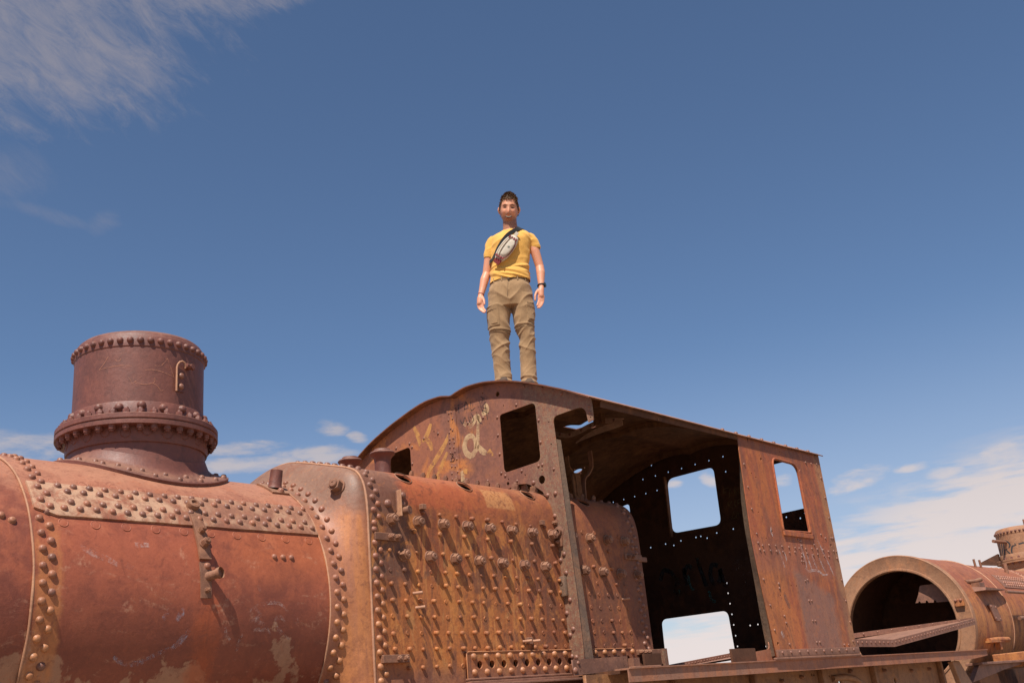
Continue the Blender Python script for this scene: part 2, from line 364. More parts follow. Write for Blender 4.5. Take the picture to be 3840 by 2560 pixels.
def thing(name, label, cat, base, group=None, rz=0):
    o = bpy.data.objects.new(name, None); C.objects.link(o); o.location = base; o.rotation_euler = (0, 0, rz)
    o['label'] = label; o['category'] = cat; o.empty_display_size = .2
    if group: o['group'] = group
    return o
def part(root, name, me):
    """a direct part whose own frame is the eye-level frame (x along the engine, y away, z from eye height)"""
    b = root.location; return link(name, me, root, (-b[0], -b[1], H-b[2]))
def rootloc(root, p):
    b = root.location; return (p[0]-b[0], p[1]-b[1], p[2]+H-b[2])
def quat(nv, spin=0.0):
    q = Vector(nv).normalized().to_track_quat('Z', 'Y')
    return q @ Quaternion((0, 0, 1), spin)
def box(bm, x0, x1, y0, y1, z0, z1):
    vs = [bm.verts.new((x, y, z)) for x in (x0, x1) for y in (y0, y1) for z in (z0, z1)]
    for a in ((0, 1, 3, 2), (4, 6, 7, 5), (0, 4, 5, 1), (2, 3, 7, 6), (0, 2, 6, 4), (1, 5, 7, 3)): bm.faces.new([vs[i] for i in a])
def bevel(bm, w, seg=2):
    bmesh.ops.bevel(bm, geom=[e for e in bm.edges], offset=w, segments=seg, affect='EDGES', profile=.6)
def hexa(bm, pts):               # 8 points: bottom 4, top 4
    vs = [bm.verts.new(p) for p in pts]
    for a in ((0, 1, 2, 3), (4, 7, 6, 5), (0, 4, 5, 1), (1, 5, 6, 2), (2, 6, 7, 3), (3, 7, 4, 0)): bm.faces.new([vs[i] for i in a])
def tube(bm, pts, r, seg=10, cap=True):
    pts = [Vector(p) for p in pts]; rs = r if isinstance(r, (list, tuple)) else [r]*len(pts)
    up = None; rings = []
    for i, p in enumerate(pts):
        t = (pts[min(i+1, len(pts)-1)]-pts[max(i-1, 0)]).normalized()
        if up is None: up = t.orthogonal().normalized()
        up = (up - t*up.dot(t)).normalized(); s = t.cross(up)
        rings.append([bm.verts.new(p+(up*cos(2*pi*k/seg)+s*sin(2*pi*k/seg))*rs[i]) for k in range(seg)])
    for a, b in zip(rings, rings[1:]):
        for k in range(seg): bm.faces.new((a[k], a[(k+1) % seg], b[(k+1) % seg], b[k]))
    if cap:
        bm.faces.new(rings[0][::-1]); bm.faces.new(rings[-1])
def lathe(bm, prof, seg=48, c=(0, 0), wob=0.0):
    rings = []
    for r, z in prof:
        if r < 1e-6: rings.append([bm.verts.new((c[0], c[1], z))])
        else: rings.append([bm.verts.new((c[0]+r*cos(2*pi*k/seg), c[1]+r*sin(2*pi*k/seg), z)) for k in range(seg)])
    for a, b in zip(rings, rings[1:]):
        for k in range(seg):
            k2 = (k+1) % seg
            if len(a) == 1 and len(b) == 1: continue
            if len(a) == 1: bm.faces.new((a[0], b[k2], b[k]))
            elif len(b) == 1: bm.faces.new((a[k], a[k2], b[0]))
            else: bm.faces.new((a[k], a[k2], b[k2], b[k]))
def grid(bm, P, closed_u=False):
    V = [[bm.verts.new(p) for p in row] for row in P]
    for i in range(len(V)-1):
        m_ = len(V[i]); 
        for j in range(m_ if closed_u else m_-1):
            j2 = (j+1) % m_; bm.faces.new((V[i][j], V[i][j2], V[i+1][j2], V[i+1][j]))
    return V
def plate2d(name, loops, th, fn, mat, smooth=None, res=6):
    """flat plate with holes: loops of (u,v) or (u,v,r) corner-rounded points; fn maps (u,v,w) to 3-D, w in 0..th"""
    cu = bpy.data.curves.new('tmp', 'CURVE'); cu.dimensions = '2D'; cu.fill_mode = 'BOTH'; cu.extrude = th/2
    for lp in loops:
        pts = round_loop(lp, res); sp = cu.splines.new('POLY'); sp.points.add(len(pts)-1); sp.use_cyclic_u = True
        for q, (a, b) in zip(sp.points, pts): q.co = (a, b, 0, 1)
    o = bpy.data.objects.new('tmp', cu); C.objects.link(o); dg = bpy.context.evaluated_depsgraph_get()
    me = bpy.data.meshes.new_from_object(o.evaluated_get(dg)); bpy.data.objects.remove(o); bpy.data.curves.remove(cu)
    bm = bmesh.new(); bm.from_mesh(me); bpy.data.meshes.remove(me)
    bmesh.ops.remove_doubles(bm, verts=bm.verts[:], dist=1e-5)
    for v in bm.verts: v.co = Vector(fn(v.co.x, v.co.y, v.co.z+th/2))
    return me_from(bm, name, mat, smooth)
def round_loop(lp, res=6):
    out = []; m_ = len(lp)
    for i, q in enumerate(lp):
        if len(q) == 2: out.append((q[0], q[1])); continue
        p0, p1, p2 = Vector(lp[i-1][:2]), Vector(q[:2]), Vector(lp[(i+1) % m_][:2]); r = q[2]
        a = (p0-p1); b = (p2-p1); ra = min(r, a.length*.49); rb = min(r, b.length*.49)
        A = p1+a.normalized()*ra; B = p1+b.normalized()*rb
        for k in range(res+1):
            t = k/res; w = A.lerp(p1, t).lerp(p1.lerp(B, t), t); out.append((w.x, w.y))
    return out
def circle2(u, v, r, n_=12): return [(u+r*cos(2*pi*k/n_), v+r*sin(2*pi*k/n_)) for k in range(n_)]
def boolean(me, cutters):
    """cut holes: cutters is a list of bmesh"""
    o = bpy.data.objects.new('tmp', me); C.objects.link(o); cs = []
    for cb in cutters:
        cm = bpy.data.meshes.new('cut'); bmesh.ops.recalc_face_normals(cb, faces=cb.faces[:]); cb.to_mesh(cm); cb.free(); co = bpy.data.objects.new('cut', cm); C.objects.link(co); cs.append(co)
        md = o.modifiers.new('b', 'BOOLEAN'); md.operation = 'DIFFERENCE'; md.solver = 'EXACT'; md.object = co
    dg = bpy.context.evaluated_depsgraph_get(); res = bpy.data.meshes.new_from_object(o.evaluated_get(dg))
    bpy.data.objects.remove(o)
    for co in cs: mm = co.data; bpy.data.objects.remove(co); bpy.data.meshes.remove(mm)
    res.name = me.name; return res

# shared small hardware -------------------------------------------------------
def rivet_mesh(name, mat, r=.0235, h=.019, seg=12):
    bm = bmesh.new(); lathe(bm, [(r*1.12, -.004), (r*1.12, .0008), (r*1.0, .003), (r*.93, h*.5), (r*.72, h*.82), (r*.38, h*.98), (0, h*1.02)], seg)
    return me_from(bm, name, mat, 60)
RV = rivet_mesh('rivet', 'rivet', .0190, .0165)
RVD = rivet_mesh('rivet_dark', 'rivet_dark', .0190, .0165)
RVS = rivet_mesh('rivet_small', 'rivet_dark', .012, .009, 9)
FLUSH = rivet_mesh('flush_rivet', 'barrel', .0245, .0035, 14)
def stay_mesh():
    bm = bmesh.new(); lathe(bm, [(.0175, -.004), (.0165, .010), (.0165, .018), (.0145, .026), (.008, .030), (0, .031)], 10); return me_from(bm, 'stay_bolt', 'bolt_red', 50)
STAY = stay_mesh()
def stayflat_mesh():
    bm = bmesh.new(); lathe(bm, [(.019, -.004), (.018, .003), (.015, .006), (.004, .0045), (0, .004)], 10); return me_from(bm, 'stay_bolt_flat', 'firebox', 50)
STAYF = stayflat_mesh()
def nut_mesh(name='hex_nut', R_=.036, h=.046, washer=.043, mat='nut'):
    bm = bmesh.new(); lathe(bm, [(washer, -.004), (washer, .006), (washer*.95, .008), (0, .008)], 20)
    rings = []
    for z_, s in ((.008, 1), (h*.9, 1), (h, .93)):
        rings.append([bm.verts.new((R_*s*cos(pi/3*k), R_*s*sin(pi/3*k), z_)) for k in range(6)])
    for a, b in zip(rings, rings[1:]):
        for k in range(6): bm.faces.new((a[k], a[(k+1) % 6], b[(k+1) % 6], b[k]))
    bm.faces.new(rings[-1])
    lathe(bm, [(R_*.62, h-.001), (R_*.62, h+.007), (R_*.52, h+.012), (R_*.2, h+.0125), (R_*.12, h+.009), (0, h+.009)], 16)
    return me_from(bm, name, mat, 28)
NUT = nut_mesh(); NUTS = nut_mesh('small_nut', .021, .034, .024)
NUTD = nut_mesh('flange_nut', .022, .028, .0215, 'dome')
def put(me, name, parent, p, nv, spin=0.0, s=1.0, root=None):
    loc = p if root is None else rootloc(root, p)
    o = link(name, me, parent, loc, quat(nv, spin)); 
    if s != 1.0: o.scale = (s, s, s) if not hasattr(s, '__len__') else s
    return o
def joined(name, me, places, parent):
    """many tiny alike pieces as one part of kind stuff"""
    bm = bmesh.new(); src = bmesh.new(); src.from_mesh(me); n0 = 0
    vs = [v.co.copy() for v in src.verts]; fs = [[v.index for v in f.verts] for f in src.faces]; src.free()
    V, F = [], []
    for p, nv, s in places:
        q = quat(nv, rnd.random()*6); b = len(V)
        V += [Vector(p)+q @ (v*s) for v in vs]; F += [[i+b for i in f] for f in fs]
    m2 = bpy.data.meshes.new(name); m2.from_pydata(V, [], F); m2.update()
    for m_ in me.materials: m2.materials.append(m_)
    for poly in m2.polygons: poly.use_smooth = True
    o = link(name, m2, parent); o['kind'] = 'stuff'; bm.free(); return o

# ================================================================ ground
bm = bmesh.new()
R_ = [0, 20, 60, 200, 800, 3000, 9000]
lathe(bm, [(0, 0)]+[(r, 0) for r in R_[1:]], 48)
g = link('desert_ground', me_from(bm, 'desert_ground', 'ground')); g['kind'] = 'structure'

# ================================================================ locomotive
YC, ZC, RB = 5.91, .775, .864
def cyl(X, th, r=RB, zc=ZC): t = radians(th); return Vector((X, YC-r*cos(t), zc+r*sin(t)))
def cyn(th): t = radians(th); return Vector((0, -cos(t), sin(t)))
# firebox cross-section, near half, then mirrored
HALF = [(5.0, -.55), (5.0, 0), (5.0, .5), (5.0, 1.0), (5.0, 1.22), (5.001, 1.31), (5.005, 1.38), (5.015, 1.45), (5.032, 1.51), (5.062, 1.563), (5.105, 1.603), (5.165, 1.634),
        (5.25, 1.663), (5.35, 1.692), (5.45, 1.722), (5.57, 1.757), (5.68, 1.787), (5.80, 1.812), (5.91, 1.822)]
def densify(pts, d=.05):
    out = [pts[0]]
    for a, b in zip(pts, pts[1:]):
        n_ = max(1, int(hypot(b[0]-a[0], b[1]-a[1])/d))
        out += [(a[0]+(b[0]-a[0])*k/n_, a[1]+(b[1]-a[1])*k/n_) for k in range(1, n_+1)]
    return out
def catmull(pts, n_=3):
    out = []
    for i in range(len(pts)-1):
        p0, p1, p2, p3 = [Vector(pts[max(0, min(len(pts)-1, i+k))]) for k in (-1, 0, 1, 2)]
        for k in range(n_):
            t = k/n_; out.append(tuple(.5*((2*p1)+(p2-p0)*t+(2*p0-5*p1+4*p2-p3)*t*t+(3*p1-p0-3*p2+p3)*t**3)))
    out.append(tuple(pts[-1])); return out
HP = densify(HALF[:5], .08)[:-1]+catmull(HALF[4:], 3)
PROF = HP+[(2*YC-y, z) for y, z in HP[-2::-1]]
def prof_at(y):                      # crown point and outward normal for a given Y on the near half of the top
    for (a, b), (c, d) in zip(HP, HP[1:]):
        if a <= y <= c and c > a+1e-9:
            t = (y-a)/(c-a); nv = Vector((0, -(d-b), (c-a))).normalized(); return b+(d-b)*t, nv
def prof_s(s):                       # point by arc length counted up from z=1.22 on the side
    acc = 0
    pts = [p for p in PROF if True]
    i0 = next(i for i, p in enumerate(pts) if p[1] >= 1.2)
    for (a, b), (c, d) in zip(pts[i0:], pts[i0+1:]):
        L = hypot(c-a, d-b)
        if acc+L >= s: t = (s-acc)/L; return a+(c-a)*t, b+(d-b)*t, Vector((0, -(d-b), c-a)).normalized()
        acc += L

loco = thing('steam_locomotive', 'large rusted steam locomotive with riveted boiler, tall dome and open cab, nearest the camera', 'locomotive', (5.0, YC, 0))

def build_barrel(root, x0, x1, mat, r=RB, zc=ZC, name='boiler_barrel', th=.014, seg=120, cuts=8):
    bm = bmesh.new(); xs = [x0+(x1-x0)*k/cuts for k in range(cuts+1)]
    P = []
    for x in xs: P.append([cyl(x, 360*k/seg, r, zc) for k in range(seg)])
    grid(bm, P, True)
    for x, flip in ((x0, 1), (x1, 0)):
        pass
    # thick rims
    for x in (x0, x1):
        a = [bm.verts.new(cyl(x, 360*k/seg, r, zc)) for k in range(seg)]; b = [bm.verts.new(cyl(x, 360*k/seg, r-th, zc)) for k in range(seg)]
        for k in range(seg): bm.faces.new((a[k], a[(k+1) % seg], b[(k+1) % seg], b[k]))
    bmesh.ops.remove_doubles(bm, verts=bm.verts[:], dist=1e-5)
    return me_from(bm, name, mat, 40)
def bead(root, X, fn, r=.0065, name='seam_bead', mat='bead', a0=-70, a1=250, n_=150):
    bm = bmesh.new(); pts = []
    for k in range(n_+1):
        th = a0+(a1-a0)*k/n_; p = fn(X+.003*mnoise.noise(Vector((X*3, th*.07, 0))), th); pts.append(p)
    tube(bm, pts, [r*(1+.35*mnoise.noise(Vector((X, k*.23, 5)))) for k in range(n_+1)], 7)
    return link(name, me_from(bm, name, mat, 60), root)

# main course and the thinner course before it
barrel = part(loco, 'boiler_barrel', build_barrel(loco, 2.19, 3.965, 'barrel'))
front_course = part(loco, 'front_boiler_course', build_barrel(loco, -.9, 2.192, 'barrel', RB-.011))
bm = bmesh.new(); lathe_pts = []
for x, r in ((-.9, RB-.02), (-.93, RB-.05)): lathe_pts.append([cyl(x, 3.6*k, r) for k in range(100)])
grid(bm, lathe_pts, True); bm.faces.new([bm.verts.new(cyl(-.93, 3.6*k, RB-.05)) for k in range(100)])
part(loco, 'smokebox_front', me_from(bm, 'smokebox_front', 'dome', 40))
bead(barrel, 2.186, lambda X, t: cyl(X, t, RB-.004))
bead(barrel, 3.962, lambda X, t: cyl(X, t, RB+.004))

# longitudinal butt strap
def curved_plate(x0, x1, t0, t1, r, th, mat, name, nx=40, nt=12, cut=0.0, wave=.0):
    bm = bmesh.new(); top, bot = [], []
    for i in range(nx+1):
        u = i/nx; rt, rb = [], []
        for j in range(nt+1):
            v = j/nt; x = x0+(x1-x0)*u; c0 = cut*max(0, 1-v*nt/2.0) if cut else 0
            X = max(x, x0+c0); t = t0+(t1-t0)*v
            if v == 0 or v == 1: t += wave*mnoise.noise(Vector((X*4, v*9, 1)))
            e = .003 if (i in (0, nx) or j in (0, nt)) else 0
            rt.append(cyl(X, t, r+th-e)); rb.append(cyl(X, t, r-.006))
        top.append(rt); bot.append(rb)
    A = grid(bm, top); B = grid(bm, bot)
    for i in range(nx):
        bm.faces.new((A[i][0], A[i+1][0], B[i+1][0], B[i][0])); bm.faces.new((A[i][-1], A[i+1][-1], B[i+1][-1], B[i][-1]))
    for j in range(nt):
        bm.faces.new((A[0][j], A[0][j+1], B[0][j+1], B[0][j])); bm.faces.new((A[-1][j], A[-1][j+1], B[-1][j+1], B[-1][j]))
    return me_from(bm, name, mat, 30)
strap = link('butt_strap', curved_plate(2.21, 3.955, 27.6, 43.6, RB, .015, 'strap', 'butt_strap', 60, 12, .11, .25), barrel)
for row, th, off in (('A', 41.8, 2.365), ('B', 38.9, 2.408), ('C', 33.6, 2.405), ('D', 30.7, 2.36)):
    k = 0
    while off+k*.0868 < 3.94:
        X = off+k*.0868; t = th+rnd.uniform(-.12, .12)
        put(RVD if rnd.random() < .75 else RV, 'rivet', barrel, cyl(X+rnd.uniform(-.002, .002), t, RB+.0135), cyn(t), rnd.random()*6); k += 1
for X, t in ((2.285, 43.3), (2.255, 40.1), (2.29, 36.9), (2.25, 33.7), (2.29, 31.0), (2.255, 47.2)):
    put(RV, 'rivet', barrel, cyl(X, t, RB+(.0135 if t < 43.5 and X > 2.22 else 0)), cyn(t))
for th, off in ((25.1, 2.35), (45.7, 2.36)):
    for k in range(10):
        X = off+k*.169; 
        if abs(X-3.12) < .04: continue
        put(FLUSH, 'flush_rivet', barrel, cyl(X, th-.05*k, RB), cyn(th), 0)
def ring_rivets(parent, X1, X2, t0, t1, dt, fn, me1=RV, me2=RVD, skip=None):
    t = t0; i = 0
    while t < t1:
        for X, off in ((X1, 0), (X2, dt/2)):
            if skip and skip(t+off): continue
            p, nv = fn(X, t+off); put(me1 if rnd.random() < .9 else me2, 'rivet', parent, p, nv, rnd.random()*6, 1.0+rnd.uniform(-.06, .06))
        t += dt
ring_rivets(barrel, 2.230, 2.275, -31.2, 27.5, 5.75, lambda X, t: (cyl(X, t), cyn(t)))
ring_rivets(barrel, 2.262, 2.30, 47.5, 118, 5.75, lambda X, t: (cyl(X, t), cyn(t)))
for X, t in ((2.05, 26.9), (2.10, 25.1)): put(RV, 'rivet', barrel, cyl(X, t, RB-.011), cyn(t))
for X in (3.59, 3.65, 3.71): put(RV, 'rivet', barrel, cyl(X, 16.4), cyn(16.4), 0, .85)

# bracket with bolts and pipe mouth on the barrel
bracket = part(loco, 'pipe_bracket', curved_plate(3.085, 3.155, 13.5, 36.5, RB+.012, .012, 'nut', 'pipe_bracket', 4, 14))
link('lower_plate', curved_plate(3.085, 3.15, -.5, 12.5, RB, .012, 'nut', 'lower_plate', 4, 8), bracket)
bm = bmesh.new(); p = cyl(3.12, 36.2, RB+.03); lathe(bm, [(.036, 0), (.037, .03), (.034, .04), (.02, .042), (.016, .03), (0, .028)], 18)
put(me_from(bm, 'pipe_boss', 'nut', 30), 'pipe_boss', bracket, cyl(3.12, 36.5, RB+.012), cyn(36))
bm = bmesh.new(); p0 = cyl(3.12, 35, RB+.02)
for t, s in ((24.5, .75), (19.2, .95), (11.0, .8), (2.2, .55)):
    put(NUTS if t != 11.0 else RV, 'bolt', bracket, cyl(3.12+(.01 if t == 11 else 0), t, RB+(.022 if t > 13 else .010)), cyn(t), rnd.random(), s*1.25)
bm = bmesh.new(); d = Vector((.42, -.88, .16)).normalized(); p = cyl(3.13, 7.2, RB)
tube(bm, [p, p+d*.075, p+d*.075], [.026, .025, .025], 18, False); tube(bm, [p+d*.07, p+d*.09], [.031, .031], 18, False)
q1 = p+d*.09
tube(bm, [q1, q1, q1-d*.05], [.031, .019, .019], 18, False); bm.faces.new([bm.verts.new(q1-d*.05+(d.orthogonal().normalized()*cos(k*.5236)+d.cross(d.orthogonal().normalized())*sin(k*.5236))*.0195) for k in range(12)])
link('pipe_mouth', me_from(bm, 'pipe_mouth', 'nut', 40), bracket)

# whistle pipe stub on a lug, at the end of the course
lug = part(loco, 'pipe_lug', curved_plate(3.82, 3.95, 55.5, 68.5, RB, .016, 'nut', 'pipe_lug', 4, 6))
bm = bmesh.new(); lathe(bm, [(.050, 0), (.042, .02), (.040, .10), (.039, .118), (.026, .119), (.025, .08), (0, .08)], 22)
put(me_from(bm, 'pipe_stub', 'dome', 40), 'pipe_stub', lug, cyl(3.885, 61, RB+.012), (0.05, -.15, 1))
put(RV, 'rivet', lug, cyl(3.895, 57.2, RB+.016), cyn(57), 0, 1.1)

# ---- throat plate between barrel and firebox
TH = [math.degrees(atan2(z-ZC, YC-y)) for y, z in PROF]
RF = [hypot(z-ZC, YC-y) for y, z in PROF]
def rf(th):
    for i in range(len(TH)-1):
        if TH[i] <= th <= TH[i+1]: t = (th-TH[i])/(TH[i+1]-TH[i]); return RF[i]*(1-t)+RF[i+1]*t
    return RF[0] if th < TH[0] else RF[-1]
X0T, X1T = 3.96, 4.245
def throat_r(X, th):
    t = max(0, min(1, (X-X0T-.055)/(X1T-X0T-.075))); s = t*t*(3-2*t); s = s**.85
    return (RB+.012)*(1-s)+(rf(th)+.002)*s
def throatP(X, th): r = throat_r(X, th); t = radians(th); return Vector((X, YC-r*cos(t), ZC+r*sin(t)))
def throatN(X, th):
    a = throatP(X+.002, th)-throatP(X-.002, th); b = throatP(X, th+.3)-throatP(X, th-.3); nv = a.cross(b).normalized()
    return nv if nv.dot(cyn(th)) > 0 else -nv
bm = bmesh.new(); THF = []
for i in range(len(TH)-1): THF += [TH[i], (TH[i]+TH[i+1])/2]
THF.append(TH[-1])
rows = [[cyl(X0T, t, RB-.004) for t in THF], [cyl(X0T, t, RB+.010) for t in THF]]
for k in range(1, 19): rows.append([throatP(X0T+.004+(X1T-X0T-.004)*k/18, t) for t in THF])
grid(bm, rows); throat = part(loco, 'throat_plate', me_from(bm, 'throat_plate', 'throat', 40))
ring_rivets(throat, 4.008, 4.052, -32, 128, 5.8, lambda X, t: (throatP(X, t), throatN(X, t)))
t_ = 43.5; pn = throatN(4.125, t_)
put(NUT, 'washout_plug', throat, throatP(4.13, t_), (pn+Vector((-.25, -.1, 0))).normalized(), .3, 1.25)

# ---- firebox wrapper with mud-hole openings
def strip_solid(xs, prof, th, off=0.0):
    bm = bmesh.new(); O, I = [], []
    for x in xs:
        o_, i_ = [], []
        for k, (y, z) in enumerate(prof):
            a = prof[max(0, k-1)]; b = prof[min(len(prof)-1, k+1)]; nv = Vector((0, -(b[1]-a[1]), b[0]-a[0])).normalized()
            o_.append(Vector((x, y, z))+nv*off); i_.append(Vector((x, y, z))+nv*(off-th))
        O.append(o_); I.append(i_)
    A = grid(bm, O); B = grid(bm, I)
    for i in range(len(xs)-1):
        bm.faces.new((A[i][0], A[i+1][0], B[i+1][0], B[i][0])); bm.faces.new((A[i][-1], A[i+1][-1], B[i+1][-1], B[i][-1]))
    for j in range(len(prof)-1):
        bm.faces.new((A[0][j], A[0][j+1], B[0][j+1], B[0][j])); bm.faces.new((A[-1][j], A[-1][j+1], B[-1][j+1], B[-1][j]))
    return bm
bm = strip_solid([4.243+.0+(7.17-4.243)*k/12 for k in range(13)], PROF, .014, .012)
wr = me_from(bm, 'firebox', 'firebox')
cut = []
MUD = (4.64, 5.225, 5.91, 6.585)
MY = 5.088; mz, mn = prof_at(MY)
for X in MUD:
    cb = bmesh.new(); lathe(cb, [(0, -.1), (.060, -.1), (.060, .1), (0, .1)], 24)
    cb.transform(Matrix.Translation((X, MY, mz)) @ quat(mn).to_matrix().to_4x4()); cut.append(cb)
for k in range(15):
    cb = bmesh.new(); lathe(cb, [(0, -.1), (.024, -.1), (.024, .1), (0, .1)], 14)
    cb.transform(Matrix.Translation((5.13+.1185*k, 4.99, .36)) @ Matrix.Rotation(pi/2, 4, 'X')); cut.append(cb)
wr = boolean(wr, cut); shade(wr, 35)
firebox = part(loco, 'firebox', wr)
bm = bmesh.new(); vs = [bm.verts.new((7.155, y, z)) for y, z in PROF]; bm.faces.new(vs)
link('backhead', me_from(bm, 'backhead', 'sooty'), firebox)
bm = bmesh.new(); box(bm, 4.32, 7.08, 5.09, 6.73, -.52, 1.50); bevel(bm, .08, 3); link('inner_firebox', me_from(bm, 'inner_firebox', 'sooty', 30), firebox)  # box added inside so the mud-hole openings stay dark
bm = bmesh.new(); box(bm, 3.9, 7.15, 5.01, 6.81, -.56, -.53); link('firebox_light_stop', me_from(bm, 'firebox_light_stop', 'sooty', 30), firebox)  # unseen plate added to block ground light from the open firebox bottom
for X in MUD:
    bm = bmesh.new(); lathe(bm, [(.0605, .009), (.066, .0110), (.0645, .0145), (.0612, .0150), (.0603, .0135)], 28)
    put(me_from(bm, 'mud_hole_rim', 'nut', 60), 'mud_hole_rim', firebox, (X, MY, mz), mn)
# caulked bead where wrapper laps the throat plate
bm = bmesh.new(); pts = []
for k, (y, z) in enumerate(PROF):
    a = PROF[max(0, k-1)]; b = PROF[min(len(PROF)-1, k+1)]; nv = Vector((0, -(b[1]-a[1]), b[0]-a[0])).normalized(); pts.append(Vector((4.240, y, z))+nv*.007)
tube(bm, pts, [.0085+.002*mnoise.noise(Vector((k*.3, 0, 0))) for k in range(len(pts))], 7); link('seam_bead', me_from(bm, 'seam_bead', 'bead', 60), firebox)
FY = 4.988; FN = Vector((0, -1, 0))
# seam rivets (flange) up the side, round the corner and over the crown
for k in range(18):
    z = .205+.0835*k
    if z < 1.24: put(RV, 'rivet', firebox, (4.283, FY, z), FN, 0, 1.05)
    if z+.04 < 1.24: put(RV, 'rivet', firebox, (4.325, FY, z+.04), FN, 0, .98)
k = 0
while k*.0835 < 1.15:
    for X, o_ in ((4.285, .03), (4.325, .072)):
        y, z, nv = prof_s(k*.0835+o_); put(RVD if z > 1.4 else RV, 'rivet', firebox, Vector((X, y, z))+nv*.012, nv, 0, 1.0)
    k += 1
# back edge rivets
for k in range(12):
    z = .26+.085*k
    if z < 1.25:
        put(RVD, 'rivet', firebox, (7.105, FY, z), FN, 0, .95); put(RVD, 'rivet', firebox, (7.06, FY, z+.042), FN, 0, .95)
for k in range(9):
    y, z, nv = prof_s(k*.085+.02); put(RVD, 'rivet', firebox, Vector((7.11, y, z))+nv*.012, nv, 0, .95)
    y, z, nv = prof_s(k*.085+.062); put(RVD, 'rivet', firebox, Vector((7.06, y, z))+nv*.012, nv, 0, .95)
# stay bolts on the side sheet
for z, x0, x1, dx in ((.36, 4.51, 5.0, .1187), (.47, 4.40, 6.95, .1187), (.567, 4.40, 6.95, .1187), (.672, 4.40, 6.95, .1187), (.772, 4.40, 6.95, .1187), (.872, 4.40, 6.95, .1187),
                      (.96, 4.40, 6.95, .1187), (1.085, 4.40, 6.95, .2335), (1.215, 4.62, 6.95, .2335), (1.35, 4.71, 6.95, .155)):
    x = x0; i = 0
    while x <= x1:
        aft = x > 6.25
        flat = (rnd.random() < (.12 if z < .7 else .45)) and z < 1.05 or (aft and rnd.random() < .82)
        s = rnd.uniform(.74, .98)
        put(STAYF if flat else STAY, 'stay_bolt', firebox, (x+rnd.uniform(-.004, .004), FY, z-(x-4.4)*.012*(1 if z > .6 else .3)+rnd.uniform(-.003, .003)), (rnd.uniform(-.12, .12), -1, rnd.uniform(-.12, .12)), 0, (s, s, s*rnd.uniform(.55, 1.1)))
        x += dx; i += 1
for k in range(12):
    X = 4.43+.2288*k
    if 6.05 < X < 6.2: continue
    put(NUT, 'hex_nut', firebox, (X, FY, 1.28), (rnd.uniform(-.05, .05), -1, rnd.uniform(-.05, .02)), rnd.random()*2, 1.0)
for k in range(12):
    X = 4.515+.2325*k
    if 6.02 < X < 6.2: continue
    put(NUT, 'hex_nut', firebox, (X, FY, 1.058-.0085*k*.5), (rnd.uniform(-.05, .05), -1, rnd.uniform(-.05, .02)), rnd.random()*2, 1.0)
# crown stay nuts along the top
for k in range(17):
    X = 5.12+.117*k; zz, nn = prof_at(5.52)
    put(NUTS, 'crown_nut', firebox, (X, 5.52, zz+.010), nn, rnd.random()*2, .95)
for k in range(3):
    X = 6.05+.11*k; zz, nn = prof_at(5.33); put(NUTS, 'crown_nut', firebox, (X, 5.33, zz+.010), nn, rnd.random()*2, 1.4)
# foundation plate with its row of holes
mh = [circle2(5.13+.1185*k, .36, .026, 14) for k in range(15)]
fp = link('foundation_plate', plate2d('foundation_plate', [[(5.01, .265), (6.88, .265), (6.88, .436, .02), (5.01, .442, .008)]]+mh, .018, lambda u, v, w: (u, FY-w, v), 'firebox'), firebox)
bm = bmesh.new(); tube(bm, [(5.008, FY-.018, .27), (5.010, FY-.019, .35), (5.012, FY-.019, .438), (5.03, FY-.019, .444), (5.5, FY-.019, .441), (6.1, FY-.019, .440), (6.85, FY-.019, .437)], .0042, 7); link('plate_edge', me_from(bm, 'plate_edge', 'rivet', 60), firebox)
bm = bmesh.new(); box(bm, 5.005, 6.9, 4.945, 4.99, .262, .276); bevel(bm, .003, 1); link('plate_lip', me_from(bm, 'plate_lip', 'deck', 30), firebox)
bm = bmesh.new(); box(bm, 5.005, 6.9, 4.93, 4.99, .235, .258); bevel(bm, .003); link('foundation_ring', me_from(bm, 'foundation_ring', 'deck', 30), firebox)
for k in range(16):
    for z in (.413, .312):
        put(RV, 'rivet', firebox, (5.075+.1185*k, FY-.018, z), FN, 0, 1.12)
# small brackets and pins on the side sheet
def side_box(name, x0, x1, z0, z1, d, mat='nut', bev=.003):
    bm = bmesh.new(); box(bm, x0, x1, FY-d, FY+.002, z0, z1); bevel(bm, bev, 1); return link(name, me_from(bm, name, mat, 30), firebox)
for z, x0, x1 in ((1.165, 4.275, 4.49), (.415, 4.285, 4.50)):
    side_box('clip_bracket', x0, x1, z-.024, z+.024, .02 if z > 1 else .03)
    for q_ in (.135, .19): put(NUTS, 'bolt', firebox, (x0+q_-.01, FY-.02, z), FN, .4, .85)
for x, z in ((4.585, .815), (4.60, .725), (6.83, .815), (5.60, .505), (5.69, .505)):
    bm = bmesh.new(); tube(bm, [(x, FY, z), (x+.028, FY-.055, z), (x+.03, FY-.058, z)], [.010, .010, .008], 10); link('pin', me_from(bm, 'pin', 'bead', 40), firebox)
side_box('pin_bracket', 5.625, 5.675, .485, .53, .03)
side_box('square_cap', 4.68, 4.72, 1.365, 1.40, .035); side_box('square_cap', 5.905, 5.94, 1.345, 1.38, .03)
side_box('clip_bracket', 6.93, 7.16, 1.135, 1.18, .016); side_box('clip_bracket', 6.93, 7.24, .385, .425, .02)
for x in (6.96, 7.02, 7.07): put(NUTS, 'bolt', firebox, (x, FY-.018, .405 if x > 7 else .407), FN, .4, .8)
for x in (6.965, 7.02): put(NUTS, 'bolt', firebox, (x, FY-.016, 1.158), FN, .2, .75)
side_box('strap_end', 7.10, 7.235, 1.125, 1.165, .012)
